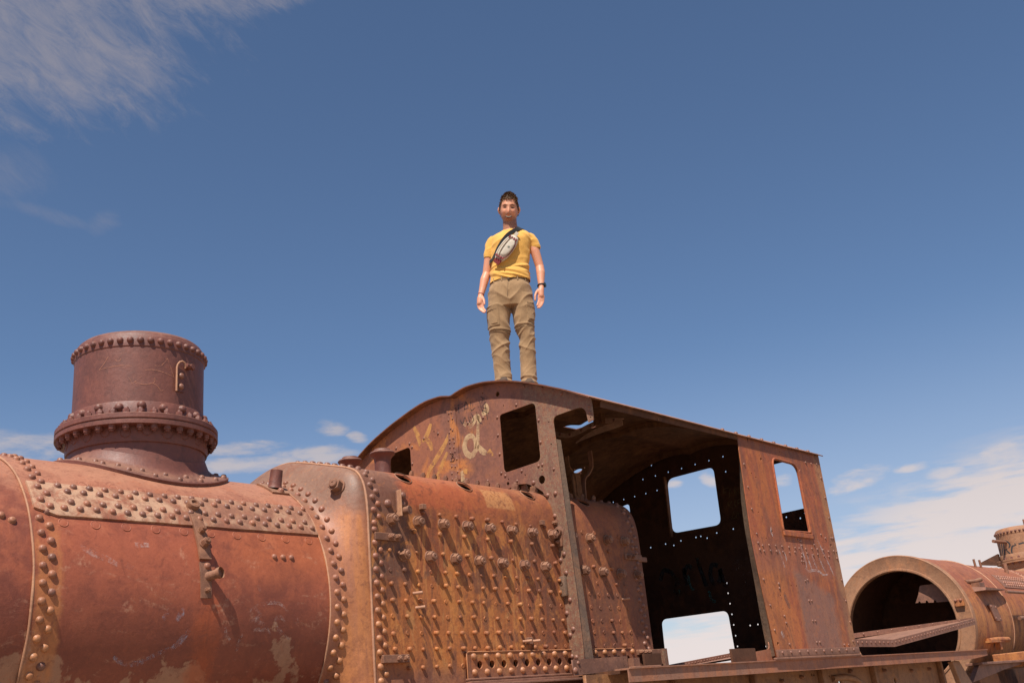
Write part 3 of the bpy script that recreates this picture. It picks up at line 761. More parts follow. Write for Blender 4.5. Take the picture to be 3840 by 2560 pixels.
# cock bracket at the upper front corner
side_box('cock_plate', 4.475, 4.56, 1.335, 1.475, .012, 'firebox'); side_box('cock_rib', 4.478, 4.490, 1.30, 1.475, .05, 'bead')
put(RVD, 'rivet', firebox, (4.53, FY-.012, 1.445), FN, 0, 1.15); put(RVD, 'rivet', firebox, (4.525, FY-.012, 1.385), FN, 0, 1.1); put(RVD, 'rivet', firebox, (4.41, FY, 1.385), FN, 0, 1.3)
bm = bmesh.new(); d = Vector((.30, -.95, .03)).normalized(); p = Vector((4.50, FY, 1.335))
tube(bm, [p, p+d*.075], [.022, .027], 14, False); tube(bm, [p+d*.075, p+d*.085, p+d*.085, p+d*.03], [.029, .029, .019, .018], 14, False)
bm.faces.new([bm.verts.new(p+d*.03+(d.orthogonal().normalized()*cos(k*.6283)+d.cross(d.orthogonal().normalized())*sin(k*.6283))*.019) for k in range(10)])
link('gauge_cock', me_from(bm, 'gauge_cock', 'nut', 40), firebox)
# ledge under the firebox side
bm = bmesh.new(); box(bm, 4.35, 6.16, 4.84, 4.985, .222, .236); bevel(bm, .002, 1)
part(loco, 'side_ledge', me_from(bm, 'side_ledge', 'deck', 30))

# ---- safety valve columns on the crown
def valve(x, y, z, s=1.0, tilt=(0, 0, 1)):
    bm = bmesh.new(); lathe(bm, [(.085, -.05), (.082, .02), (.080, .10), (.088, .135), (.118, .160), (.128, .167), (.131, .176), (.121, .187), (.095, .192), (.088, .197), (.085, .207), (.078, .212), (0, .212)], 32)
    for v in bm.verts:
        v.co.x += .004*mnoise.noise(v.co*12); v.co.z += .004*mnoise.noise(v.co*9+Vector((x, 0, 0)))
    o = link('safety_valve', me_from(bm, 'safety_valve', 'dome', 40), loco, rootloc(loco, (x, y, z)), quat(tilt)); o.scale = (s*.72, s*.72, s*.88); return o
vv = valve(4.87, 5.545, 1.748); put(RVD, 'rivet', vv, (-.055, -.062, .06), (-.6, -.75, 0), 0, 1.3)
valve(4.93, 5.985, 1.80)
bm = bmesh.new(); tube(bm, [(4.87, 6.4, 1.62), (4.872, 6.4, 1.965)], .012, 10); part(loco, 'stanchion', me_from(bm, 'stanchion', 'pole', 40))

# ---- steam dome
DX = 3.155
def dome(root, X, detail=True):
    bm = bmesh.new()
    lathe(bm, [(.44, ZC+RB-.12), (.42, ZC+RB-.02), (.411, 1.70), (.410, 1.748), (.421, 1.750), (.424, 1.765), (.422, 1.842), (.485, 1.842), (.488, 1.845), (.488, 1.868), (.480, 1.872), (.480, 1.877), (.488, 1.881), (.488, 1.908), (.485, 1.911),
               (.409, 1.912), (.407, 2.0), (.403, 2.006), (.396, 2.007), (.3955, 2.15), (.396, 2.3), (.396, 2.36), (.401, 2.365), (.402, 2.428), (.398, 2.434), (.391, 2.437), (.383, 2.458), (.365, 2.474), (.33, 2.488), (.25, 2.50), (.1, 2.508), (0, 2.51)], 96, (X, YC))
    me = me_from(bm, 'steam_dome', 'dome', 35)
    dm = part(root, 'steam_dome', me)
    # saddle flange wrapped on the barrel
    bm = bmesh.new(); T, B = [], []
    for i in range(97):
        a = 2*pi*i/96; rt, rb = [], []
        for rho, h_ in ((.40, .10), (.425, .052), (.455, .030), (.50, .027), (.545, .026), (.556, .020), (.556, -.004)):
            xx = X+rho*cos(a); s = rho*sin(a); th = 90-math.degrees(s/RB); rt.append(cyl(xx, th, RB+h_))
        T.append(rt)
    grid(bm, T); bmesh.ops.remove_doubles(bm, verts=bm.verts[:], dist=1e-5)
    link('dome_saddle', me_from(bm, 'dome_saddle', 'dome', 40), dm)
    n_ = 42 if detail else 36
    for k in range(n_):
        a = 2*pi*(k+.15)/n_
        if sin(a) > .55 and detail: continue
        put(RVO, 'rivet', dm, (X+.402*cos(a), YC+.402*sin(a), 2.400), (cos(a), sin(a), 0), 0, 1.0)
    for k in range(36 if detail else 22):
        a = 2*pi*(k+.3)/(36 if detail else 22)
        if sin(a) > .55: continue
        p = (X+.450*cos(a), YC+.450*sin(a), 1.911); put(NUTD, 'flange_nut', dm, p, (0, 0, 1), rnd.random()*2, 1.0)
        bm2 = None
        put(NUTD, 'flange_nut', dm, (X+.456*cos(a), YC+.456*sin(a), 1.842), (0, 0, -1), rnd.random()*2, (1.0, 1.0, .9))
    if detail:
        for k in range(20):
            a = 2*pi*(k+.55)/20
            if sin(a) > .5: continue
            put(RVO, 'rivet', dm, (X+.408*cos(a), YC+.408*sin(a), 1.966+.012*(k % 2)), (cos(a), sin(a), 0), 0, 1.3)
        for k in range(22):
            a = 2*pi*(k+.2)/22
            if sin(a) > .3: continue
            put(FLUSHD, 'flush_rivet', dm, (X+.423*cos(a), YC+.423*sin(a), 1.80+.012*(k % 2)), (cos(a), sin(a), 0), 0, 1.15)
        for k in range(44):
            a = 2*pi*k/44
            if sin(a) > .35: continue
            rho = .528 if k % 2 else .475; th = 90-math.degrees(-rho*sin(a)/RB)
            th = 90+math.degrees(rho*sin(a)/RB); put(RVD, 'rivet', dm, cyl(X+rho*cos(a), th, RB+.027), cyn(th), 0, .9)
    return dm
RVO = rivet_mesh('rivet_dome', 'dome', .0190, .018)
FLUSHD = rivet_mesh('flush_rivet_dark', 'dome', .0245, .003, 14)
dm = dome(loco, DX)
# hook plate riveted to the dome
def dsurf(a, z, r=.396): a = radians(a); return Vector((DX+r*cos(a), YC+r*sin(a), z))
bm = bmesh.new()
def arcplate(bm, a0, a1, z0, z1, r0, r1):
    n_ = 4; hexa(bm, [dsurf(a0, z0, r1), dsurf(a1, z0, r1), dsurf(a1, z0, r0), dsurf(a0, z0, r0), dsurf(a0, z1, r1), dsurf(a1, z1, r1), dsurf(a1, z1, r0), dsurf(a0, z1, r0)])
arcplate(bm, -86.5, -78, 2.092, 2.250, .392, .406)
hook = link('hook_plate', me_from(bm, 'hook_plate', 'dome', 30), dm)
bm = bmesh.new(); pts = [dsurf(-86.8, 2.088+.155*k/5, .414) for k in range(6)]+[dsurf(-86.2, 2.262, .416), dsurf(-84.8, 2.278, .42), dsurf(-82.5, 2.286, .424), dsurf(-80.3, 2.280, .424), dsurf(-79.2, 2.262, .422), dsurf(-79, 2.245, .42)]
tube(bm, [tuple(p) for p in pts], .0065, 8); link('hook_rod', me_from(bm, 'hook_rod', 'bead', 60), hook)
bm = bmesh.new(); a_ = radians(-74); tube(bm, [dsurf(-74, 2.262, .39), dsurf(-74, 2.262, .45)], .017, 12); tube(bm, [dsurf(-79, 2.265, .43), dsurf(-71, 2.258, .43)], .015, 12); link('hook_pin', me_from(bm, 'hook_pin', 'dome', 40), hook)
for z in (2.125, 2.195): a_ = radians(-81.5); put(RVD, 'rivet', hook, dsurf(-81.5, z, .405), (cos(a_), sin(a_), 0), 0, 1.0)

# ================================================================ cab
ROOF = [(4.47, 2.238), (4.55, 2.282), (4.69, 2.355), (4.81, 2.412), (5.06, 2.522), (5.31, 2.612), (5.56, 2.670), (5.76, 2.684), (5.88, 2.672), (5.95, 2.658), (6.02, 2.675), (6.11, 2.691),
        (6.33, 2.688), (6.64, 2.622), (6.95, 2.530), (7.15, 2.445), (7.35, 2.335), (7.45, 2.27)]
RP = catmull(ROOF, 4)
def roof_z(y):
    for (a, b), (c, d) in zip(RP, RP[1:]):
        if a <= y <= c: return b+(d-b)*(y-a)/(c-a)
    return 2.25
XF, XR = 6.10, 9.83
bm = strip_solid([6.03, 6.6, 7.2, 7.8, 8.4, 9.0, 9.5, 9.90], RP, .010, 0)
for v in bm.verts:
    v.co.z += .006*mnoise.noise(Vector((v.co.x*1.7, v.co.y*.6, 0))) if v.co.x > 6.1 else .003*mnoise.noise(Vector((v.co.y*6, 0, 3)))
rm = me_from(bm, 'cab_roof', ('roof', 'roofin'))
cut = []
cb = bmesh.new(); box(cb, 7.82, 8.03, 5.74, 6.17, 2.4, 2.9); cut.append(cb)
cb = bmesh.new(); lathe(cb, [(0, 2.3), (.052, 2.3), (.052, 2.8), (0, 2.8)], 20, (8.96, 6.93)); cut.append(cb)
for a in (0.3, 1.9, 3.4, 5.0):
    cb = bmesh.new(); lathe(cb, [(0, 2.3), (.009, 2.3), (.009, 2.8), (0, 2.8)], 8, (8.96+.085*cos(a), 6.93+.085*sin(a))); cut.append(cb)
rm = boolean(rm, cut)
for f in rm.polygons:
    if f.normal.z < -.3: f.material_index = 1
shade(rm, 30); cabroof = part(loco, 'cab_roof', rm)
# ribs under the roof
def rib(x, y0, y1, d=.05, t=.008, w=.045, drop=.011, mat='roofin', name='roof_rib'):
    bm = bmesh.new(); n_ = 24; A = []
    for k in range(n_+1):
        y = y0+(y1-y0)*k/n_; z = roof_z(y)-drop; A.append([(x, y, z), (x, y, z-d), (x+t, y, z-d), (x+t, y, z-t), (x+w, y, z-t), (x+w, y, z)])
    V = grid(bm, A, True); bm.faces.new(V[0]); bm.faces.new(V[-1][::-1]); return link(name, me_from(bm, name, mat, 30), cabroof)
rib(6.98, 4.5, 7.4); rib(8.42, 4.5, 7.4); rib(9.76, 4.5, 7.4, .06)
bm = bmesh.new(); A = []
for k in range(15):
    u = k/14; y = 6.24-.83*u; zt = 2.64-.075*sin(pi*min(1, u*1.9))*(1-u)-.06*u; zt = [2.645, 2.62, 2.598, 2.588, 2.588, 2.594, 2.602, 2.612, 2.62, 2.624, 2.622, 2.614, 2.602, 2.586, 2.568][k]; A.append([(7.76, y, zt-.048), (7.76, y, zt), (7.80, y, zt+.004), (7.80, y, zt-.004), (7.768, y, zt-.008), (7.768, y, zt-.048)])
V = grid(bm, A, True); bm.faces.new(V[0]); bm.faces.new(V[-1][::-1]); link('hatch_flange', me_from(bm, 'hatch_flange', 'lip', 30), cabroof)
bm = bmesh.new(); box(bm, 7.70, 7.76, 5.60, 5.70, 2.56, 2.67); link('hatch_hinge', me_from(bm, 'hatch_hinge', 'roofin', 30), cabroof)
bm = bmesh.new(); A = []
for k in range(13):
    u = k/12; y = 5.40+.58*u; z = 2.54+.012*sin(pi*u)-.07*u**3; w = .058*max(.05, sin(pi*min(1, .22+u*.80)))**.6; A.append([(7.75, y, z-w), (7.75, y, z), (7.757, y, z), (7.757, y, z-w)])
V = grid(bm, A, True); bm.faces.new(V[0]); bm.faces.new(V[-1][::-1]); link('hatch_lip', me_from(bm, 'hatch_lip', 'lip', 30), cabroof)
for y, z in ((6.17, 2.60), (6.05, 2.57), (5.9, 2.575), (5.78, 2.59), (5.66, 2.60), (5.5, 2.575)): put(RVS, 'rivet', cabroof, (7.76, y, z), (-1, 0, 0), 0, 1.1)
# eave angle along the near side and its rivets
bm = bmesh.new(); hexa(bm, [(6.2, 4.505, 2.190), (8.24, 4.505, 2.198), (8.24, 4.512, 2.198), (6.2, 4.512, 2.190), (6.2, 4.495, 2.238), (8.24, 4.495, 2.243), (8.24, 4.502, 2.245), (6.2, 4.502, 2.240)])
link('eave_angle', me_from(bm, 'eave_angle', 'sooty', 30), cabroof)
for k in range(8): y = 4.505; put(RVS, 'rivet', cabroof, (8.05+.235*k, 4.53, roof_z(4.53)+.002), (0, -.45, 1), 0, 1.4)

# front (spectacle) wall
top = [(y, z-.013) for y, z in RP if 4.515 < y < 7.35]
outer = [(4.511, 2.075), (4.511, 2.242)]+top+[(7.35, 2.30), (7.35, .30), (6.84, .30), (6.84, 1.30), (6.80, 1.50, .05), (6.70, 1.64), (6.50, 1.72), (6.20, 1.80), (5.91, 1.846), (5.72, 1.812), (5.60, 1.786),
        (5.47, 1.736), (5.43, 1.741), (5.33, 1.752), (5.242, 1.738), (5.146, 1.69), (5.085, 1.64), (5.050, 1.58), (5.030, 1.50), (5.012, 1.388), (4.99, 1.10), (4.983, .863), (4.982, .25), (4.855, .25),
        (4.857, .45), (4.862, .85), (4.881, 1.36), (4.898, 1.99), (4.906, 2.203, .055), (4.580, 2.207, .085), (4.563, 2.068)]
holes = [[(5.072, 1.884, .05), (5.472, 1.874, .045), (5.466, 2.366, .035), (5.070, 2.368, .05)], [(6.567, 1.88, .045), (6.97, 1.88, .045), (6.97, 2.345, .035), (6.566, 2.362, .05)],
         circle2(5.082, 1.735, .034, 14), circle2(5.464, 2.546, .024, 8), circle2(5.44, 1.78, .016, 8), circle2(5.95, 1.92, .02, 8)]
for a, b in ((5.41, 2.43), (5.59, 2.43), (4.95, 2.17), (4.95, 1.99), (5.07, 1.81), (5.25, 1.81), (5.43, 1.815), (4.535, 2.10), (5.63, 2.60), (5.8, 2.43), (6.25, 2.42), (6.48, 2.45)): holes.append(circle2(a, b, .0075, 6))
fw = part(loco, 'cab_front_wall', plate2d('cab_front_wall', [outer]+holes, .010, lambda u, v, w: (XF+w, u, v), 'front'))
FWN = Vector((-1, 0, 0))
for y, z in [(5.65, 2.39), (5.49, 2.35), (5.50, 2.20), (5.50, 2.04), (5.50, 1.88), (5.46, 1.85), (5.66, 1.85), (5.27, 2.40), (5.05, 2.21), (5.055, 2.03), (5.10, 1.85), (5.06, 1.85), (5.34, 1.78), (5.17, 1.73), (5.28, 1.85), (4.95, 1.79),
             (5.04, 1.60), (4.96, 1.60), (4.99, 1.43), (5.65, 1.81), (4.98, 2.46), (5.17, 2.53), (4.79, 2.36), (4.54, 2.19), (4.54, 2.14), (6.57, 2.39), (6.54, 2.35), (6.75, 2.39), (6.55, 2.20), (6.20, 2.39), (6.38, 2.39), (5.83, 2.39),
             (5.04, 1.395), (4.94, 1.13), (4.98, 1.09), (4.94, .99), (4.93, .79), (4.975, .70), (4.93, .58), (4.965, .54), (4.97, .39), (4.93, .38)]:
    s = 1.45 if z < 1.75 else 1.0
    put(RVS, 'rivet', fw, (XF, y, z), FWN, 0, s)
bm = bmesh.new(); box(bm, XF-.010, XF, 5.962, 6.070, 1.93, 2.56); bevel(bm, .002, 1); st = link('cover_strap', me_from(bm, 'cover_strap', 'front', 30), fw)
for y, z in [(6.05, 2.47), (6.00, 2.47), (6.03, 2.39), (6.01, 2.37), (6.05, 2.36), (6.05, 2.30), (6.01, 2.30), (6.055, 2.27), (6.00, 2.26), (6.055, 2.23), (6.01, 2.22), (6.055, 2.18), (6.00, 2.18), (6.055, 2.11), (5.985, 2.11), (6.05, 2.06),
             (6.01, 2.05), (6.055, 2.00), (5.985, 2.00), (6.055, 1.95), (6.01, 1.96), (6.04, 2.53), (6.01, 2.53)]:
    put(RVS, 'rivet', fw, (XF-.010, y, z), FWN, 0, .75)
for y, z, r in ((6.03, 2.16, .010), (6.03, 2.12, .017)):
    bm = bmesh.new(); lathe(bm, [(r*1.25, 0), (r*1.25, .003), (r, .004), (r*.9, -.006), (0, -.006)], 12); put(me_from(bm, 'strap_hole', 'sooty', 40), 'strap_hole', fw, (XF-.011, y, z), FWN)
# corner angle behind the post
bm = bmesh.new(); hexa(bm, [(6.105, 4.857, .25), (6.215, 4.857, .25), (6.215, 4.867, .25), (6.105, 4.867, .25), (6.105, 4.900, 2.02), (6.165, 4.900, 2.02), (6.165, 4.910, 2.02), (6.105, 4.910, 2.02)])
link('post_angle', me_from(bm, 'post_angle', 'post', 30), fw)
# pipe flange and hook casting on the post
bm = bmesh.new(); lathe(bm, [(.045, 0), (.045, .008), (.030, .012), (.030, .045), (.020, .046), (.019, .02), (0, .02)], 18)
put(me_from(bm, 'pipe_flange', 'nut', 40), 'pipe_flange', fw, (XF, 4.965, 1.30), (-1, -.25, -.05))
bm = bmesh.new(); box(bm, XF-.02, XF, 4.935, 4.985, 1.19, 1.275); bevel(bm, .008, 2); link('flange_lug', me_from(bm, 'flange_lug', 'nut', 40), fw)
put(NUTS, 'bolt', fw, (XF-.005, 4.985, 1.375), FWN, 0, .8); put(NUTS, 'bolt', fw, (XF-.018, 4.965, 1.225), FWN, 0, .7)
bm = bmesh.new(); box(bm, XF-.035, XF, 4.935, 4.995, .82, .97); bevel(bm, .012, 2); lg = link('hook_casting', me_from(bm, 'hook_casting', 'post', 40), fw)
bm = bmesh.new(); lathe(bm, [(.014, 0), (.014, .003), (.011, .003), (.010, -.004), (0, -.004)], 12); put(me_from(bm, 'casting_hole', 'sooty', 40), 'casting_hole', lg, (XF-.036, 4.968, .915), FWN)

# rear wall with windows, doorway gap and empty rivet holes
topr = [(y, z-.013) for y, z in RP if 4.515 < y < 7.35]
outer = [(4.512, .27), (4.512, 2.24)]+topr+[(7.35, 2.29), (7.35, .27), (6.705, .27), (6.682, .885, .07), (5.83, .868, .07), (5.815, .27)]
holes = [[(5.738, 1.764, .08), (6.372, 1.784, .08), (6.342, 2.396, .09), (5.722, 2.398, .07)], [(6.925, 1.80, .06), (7.30, 1.80, .06), (7.28, 2.18, .05), (6.906, 2.232, .05)], [(4.60, 1.745, .04), (5.20, 1.742, .05), (5.19, 2.26, .05), (4.60, 2.262, .04)]]
for y, z in [(6.526, 2.600), (6.670, 2.467), (6.492, 2.469), (6.312, 2.473), (6.130, 2.474), (5.947, 2.478), (5.765, 2.480), (5.583, 2.483), (6.498, 2.300), (6.657, 2.297), (6.817, 2.296), (6.977, 2.294), (7.132, 2.293), (5.580, 2.313),
             (5.604, 1.691), (5.812, 1.687), (5.941, 1.654), (6.017, 1.687), (6.080, 1.687), (6.279, 1.685), (6.380, 1.652), (6.486, 1.686), (6.692, 1.682), (5.787, 1.147), (5.792, 1.043), (5.789, .934), (5.787, .824), (5.786, .716),
             (5.784, .606), (5.782, .498), (5.594, .686), (5.503, .685), (5.450, 1.034), (5.452, .461), (4.968, 1.695), (4.816, 1.654), (4.755, 1.695)]:
    holes.append(circle2(y, z, .0095, 8))
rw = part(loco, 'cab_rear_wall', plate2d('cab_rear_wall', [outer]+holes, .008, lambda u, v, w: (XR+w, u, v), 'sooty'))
bm = bmesh.new(); hexa(bm, [(XR-.05, 6.365, 1.74), (XR-.001, 6.365, 1.74), (XR-.001, 6.385, 1.74), (XR-.05, 6.385, 1.74), (XR-.05, 6.343, 2.42), (XR-.001, 6.343, 2.42), (XR-.001, 6.363, 2.42), (XR-.05, 6.363, 2.42)])
link('window_slide', me_from(bm, 'window_slide', 'roofin', 30), rw)
# far side wall
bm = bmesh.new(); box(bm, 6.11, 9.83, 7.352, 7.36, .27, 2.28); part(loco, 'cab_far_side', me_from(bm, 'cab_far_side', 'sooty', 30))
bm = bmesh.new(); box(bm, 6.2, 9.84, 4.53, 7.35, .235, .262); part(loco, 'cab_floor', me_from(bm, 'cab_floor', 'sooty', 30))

# near side panel behind the doorway
YP = 4.50
outer = [(8.262, .29), (8.225, .80), (8.200, 1.10), (8.190, 1.30), (8.205, 1.60), (8.234, 2.07), (8.245, 2.246), (9.0, 2.252), (9.852, 2.258), (9.850, 1.3), (9.848, .29)]
holes = [[(8.805, 1.408, .02), (9.320, 1.425, .02), (9.312, 2.075, .11), (8.835, 2.085, .07)]]
for x, z in [(8.39, 1.90), (8.46, 1.87), (8.39, 1.54), (8.45, 1.31), (8.76, .90), (8.86, .90), (8.53, .81), (8.53, .69), (8.53, .46), (9.02, 2.18)]: holes.append(circle2(x, z, .009, 7))
for x, z in ((8.58, 1.38), (9.74, 1.32), (8.33, .40), (8.62, 2.06)): holes.append(circle2(x, z, .015, 8))
pn_ = part(loco, 'cab_side_panel', plate2d('cab_side_panel', [outer]+holes, .010, lambda u, v, w: (u, YP+w, v), 'panel'))
# raised window rim (half round)
rim = [(8.795, 1.398, .03), (9.332, 1.415, .03), (9.325, 2.085, .12), (8.825, 2.097, .08)]
pts = round_loop(rim, 8); bm = bmesh.new(); tp = [(u, YP-.004, v) for u, v in pts]; tube(bm, tp+[tp[0], tp[1]], .011, 8)
link('window_rim', me_from(bm, 'window_rim', 'panel', 60), pn_)
bm = bmesh.new(); box(bm, 8.78, 9.36, YP-.018, YP-.002, 1.355, 1.400); bevel(bm, .004, 1); link('window_ledge', me_from(bm, 'window_ledge', 'panel', 30), pn_)
bm = bmesh.new(); hexa(bm, [(9.345, YP-.014, 1.40), (9.385, YP-.014, 1.40), (9.385, YP-.001, 1.40), (9.345, YP-.001, 1.40), (9.335, YP-.014, 2.02), (9.365, YP-.014, 2.04), (9.365, YP-.001, 2.04), (9.335, YP-.001, 2.02)])
link('window_slide', me_from(bm, 'window_slide', 'panel', 30), pn_)
pr = []
for x, z in [(8.28, 1.97), (8.28, 1.76), (8.28, 1.56), (8.29, 1.34), (8.27, .94), (8.31, .72), (8.31, .51), (8.53, .91), (8.53, .87), (8.53, .63), (8.54, .57), (8.53, .39), (9.53, 2.13), (9.65, 2.13), (9.77, 2.14), (9.81, 2.00), (9.82, 1.80), (9.81, 1.59),
             (9.81, 1.39), (9.82, .98), (9.82, .78), (9.82, .58)]+[(8.29, 1.26), (8.36, 1.24), (8.48, 1.25), (8.60, 1.25), (8.72, 1.25), (8.85, 1.25), (8.97, 1.25), (9.05, 1.25), (9.18, 1.25), (9.31, 1.26), (9.42, 1.26), (9.54, 1.26), (9.65, 1.25),
             (9.77, 1.26), (9.83, 1.26), (8.30, 1.20), (8.37, 1.19), (8.49, 1.20), (8.60, 1.20), (8.72, 1.20), (8.84, 1.20), (8.95, 1.21), (9.08, 1.20), (9.19, 1.21), (9.31, 1.20), (9.41, 1.21), (9.54, 1.20), (9.64, 1.20), (9.81, 1.19), (9.56, 1.41),
             (9.64, 1.38), (9.77, 1.39), (9.05, 1.33), (9.10, 1.32), (9.11, 1.28), (9.37, 1.30)]+[(9.05, .95), (9.10, .96), (9.05, .77), (9.10, .77), (9.05, .59), (9.10, .59), (9.05, .40), (9.11, .40), (9.05, 1.13), (9.09, 1.13), (9.07, 1.17), (9.6, .37), (9.69, .37), (9.8, .40)]:
    put(RVS, 'rivet', pn_, (x, YP, z), (0, -1, 0), 0, 1.0+rnd.uniform(-.1, .15))
bm = bmesh.new(); box(bm, 8.262, 9.86, YP-.022, YP-.001, .286, .348); bevel(bm, .005, 2); ba = link('bottom_angle', me_from(bm, 'bottom_angle', 'deck', 30), pn_)
bm = bmesh.new(); box(bm, 8.20, 9.87, YP-.030, YP-.001, .266, .284); bevel(bm, .004, 1); link('bottom_lip', me_from(bm, 'bottom_lip', 'deck', 30), pn_)
for k in range(10): put(RVS, 'rivet', pn_, (8.34+.155*k, YP-.022, .322), (0, -1, 0), 0, 1.1)
# folded jamb on the doorway edge and the low kick plate
J = [(.30, 8.262, 8.30), (.60, 8.238, 8.286), (.934, 8.214, 8.283), (1.15, 8.198, 8.278), (1.35, 8.192, 8.272), (1.442, 8.197, 8.274), (1.644, 8.208, 8.292), (1.9, 8.225, 8.34), (2.11, 8.237, 8.40), (2.235, 8.245, 8.42)]
bm = bmesh.new(); A = [[(xa, YP+.001, z), (xb, YP+.10, z), (xb+.008, YP+.10, z), (xa+.008, YP+.001, z)] for z, xa, xb in J]; V = grid(bm, A, True); bm.faces.new(V[0]); bm.faces.new(V[-1][::-1])
link('door_jamb', me_from(bm, 'door_jamb', 'post', 30), pn_)
kick = part(loco, 'kick_plate', plate2d('kick_plate', [[(7.68, .262), (8.35, .262), (8.35, .42), (8.275, .42), (8.27, .362, .05), (8.03, .345), (7.70, .330)]], .010, lambda u, v, w: (u, YP+.055+w, v), 'board'))
bm = bmesh.new(); box(bm, 7.60, 7.98, YP+.03, YP+.05, .262, .372); link('kick_backing', me_from(bm, 'kick_backing', 'sooty', 30), kick)
# hidden-side bits seen through the doorway: fork stand on the firebox crown
bm = bmesh.new(); box(bm, 7.02, 7.13, 5.49, 5.51, 1.76, 1.985); bevel(bm, .003, 1); stand = part(loco, 'regulator_stand', me_from(bm, 'regulator_stand', 'roofin', 30))
def band(pts, w, t, mat, name, parent, dirn=Vector((0, 1, 0))):
    bm = bmesh.new(); A = []
    P = [Vector(p) for p in catmull(pts, 5)]
    for i, p in enumerate(P):
        tg = (P[min(i+1, len(P)-1)]-P[max(i-1, 0)]).normalized(); s = tg.cross(dirn).normalized()
        A.append([p+s*t-dirn*w, p-s*t-dirn*w, p-s*t+dirn*w, p+s*t+dirn*w])
    V = grid(bm, A, True); bm.faces.new(V[0]); bm.faces.new(V[-1][::-1]); return link(name, me_from(bm, name, mat, 40), parent)
band([(6.975, 5.5, 2.125), (6.975, 5.5, 2.06), (6.985, 5.5, 2.02), (7.03, 5.5, 1.975), (7.05, 5.5, 1.93), (7.05, 5.5, 1.78)], .022, .005, 'roofin', 'fork_arm', stand)
band([(7.32, 5.5, 2.215), (7.322, 5.5, 2.14), (7.31, 5.5, 2.06), (7.25, 5.5, 1.99), (7.19, 5.5, 1.945), (7.17, 5.5, 1.88), (7.16, 5.5, 1.75)], .022, .006, 'nut', 'fork_arm', stand)
for x in (6.93, 7.12, 7.28): put(NUTS, 'bolt', firebox, (x, 5.5, 1.757), prof_at(5.5)[1], .3, 1.0)

# low sill plate between post and board, and the odds and ends beside it
sill = part(loco, 'sill_plate', plate2d('sill_plate', [[(5.945, .253), (6.60, .268), (6.61, .371), (5.947, .359)]]+[circle2(6.03, .33, .006, 6), circle2(6.03, .28, .006, 6), circle2(6.56, .35, .005, 6), circle2(6.56, .30, .005, 6)], .012, lambda u, v, w: (u, 4.845+w, v), 'deck'))
for x, z in ((6.01, .335), (5.97, .285)): put(RVS, 'rivet', sill, (x, 4.845, z), FN, 0, 1.8 if z < .3 else 1.1)
bm = bmesh.new(); box(bm, 6.63, 6.98, 4.80, 4.90, .262, .292); bevel(bm, .004, 1); box(bm, 6.66, 6.74, 4.83, 4.88, .29, .355); ck = part(loco, 'clamp_block', me_from(bm, 'clamp_block', 'deck', 30))
bm = bmesh.new(); box(bm, 6.95, 7.18, 4.93, 4.95, .262, .39); bm2 = part(loco, 'ash_pan_plate', me_from(bm, 'ash_pan_plate', 'sooty', 30))
bm = bmesh.new(); box(bm, 7.30, 7.35, 4.98, 5.02, .262, .43); part(loco, 'door_stub', me_from(bm, 'door_stub', 'front', 30))

# ---- running board (channel) and engine frame under it
bm = bmesh.new()
N_ = 40; A = []
for k in range(N_+1):
    x = 6.13+(13.40-6.13)*k/N_; w = .006*mnoise.noise(Vector((x*1.3, 0, 0))); zb = .167+(0 if x < 12.9 else (x-12.9)*.06)
    A.append([(x, 4.497+w, zb), (x, 4.497+w, .255), (x, 4.482+w, .257), (x, 4.482+w, .266), (x, 4.62, .266), (x, 4.62, .256), (x, 4.509+w, .252), (x, 4.509+w, zb)])
V = grid(bm, A, True); bm.faces.new(V[0]); bm.faces.new(V[-1][::-1])
rb = part(loco, 'running_board', me_from(bm, 'running_board', 'board', 30))
bm = bmesh.new(); box(bm, 9.85, 13.2, 4.62, 4.80, .250, .262); link('board_plank', me_from(bm, 'board_plank', 'deck', 30), rb)
fr = part(loco, 'engine_frame', plate2d('engine_frame', [[(5.95, -1.0), (12.55, -1.0), (12.55, .245), (5.95, .245)], circle2(9.87, .03, .045, 12), circle2(11.15, .015, .03, 10), circle2(9.31, .135, .018, 8), circle2(9.35, .135, .018, 8), circle2(9.66, .11, .014, 8), circle2(7.3, .12, .02, 8)], .03, lambda u, v, w: (u, 4.74+w, v), 'frame'))
for x, w_ in ((9.45, .05), (10.60, .05), (12.40, .06), (8.2, .05), (7.0, .05)):
    bm = bmesh.new(); hexa(bm, [(x-w_, 4.64, -1.0), (x+w_*.5, 4.64, -1.0), (x+w_*.5, 4.74, -1.0), (x-w_, 4.74, -1.0), (x-w_*.6, 4.69, .22), (x+w_*.3, 4.69, .22), (x+w_*.3, 4.74, .22), (x-w_*.6, 4.74, .22)]); bevel(bm, .01, 2); link('frame_rib', me_from(bm, 'frame_rib', 'frame', 30), fr)
bm = bmesh.new(); tube(bm, [(9.7, 4.735, .085), (9.95, 4.73, .09), (10.15, 4.73, .07), (10.3, 4.73, .02), (10.36, 4.73, -.1)], .03, 10); link('frame_lip', me_from(bm, 'frame_lip', 'frame', 50), fr)
for x, z in ((9.08, .12), (10.1, .14), (10.9, .12), (11.6, .10), (8.7, .1), (9.5, .0), (12.1, .1)): put(NUTS, 'bolt', fr, (x, 4.74, z), FN, .3, .9)
bm = bmesh.new(); hexa(bm, [(12.84, 4.60, -.6), (13.50, 4.60, -.6), (13.50, 4.66, -.6), (12.84, 4.66, -.6), (12.50, 4.60, .16), (12.72, 4.60, .16), (12.72, 4.66, .16), (12.50, 4.66, .16)]); bevel(bm, .008, 1)
link('diagonal_stay', me_from(bm, 'diagonal_stay', 'loco2t', 30), fr)
bm = bmesh.new(); box(bm, 3.6, 5.94, 4.96, 4.985, -1.0, .20); link('inner_frame', me_from(bm, 'inner_frame', 'frame', 30), fr)
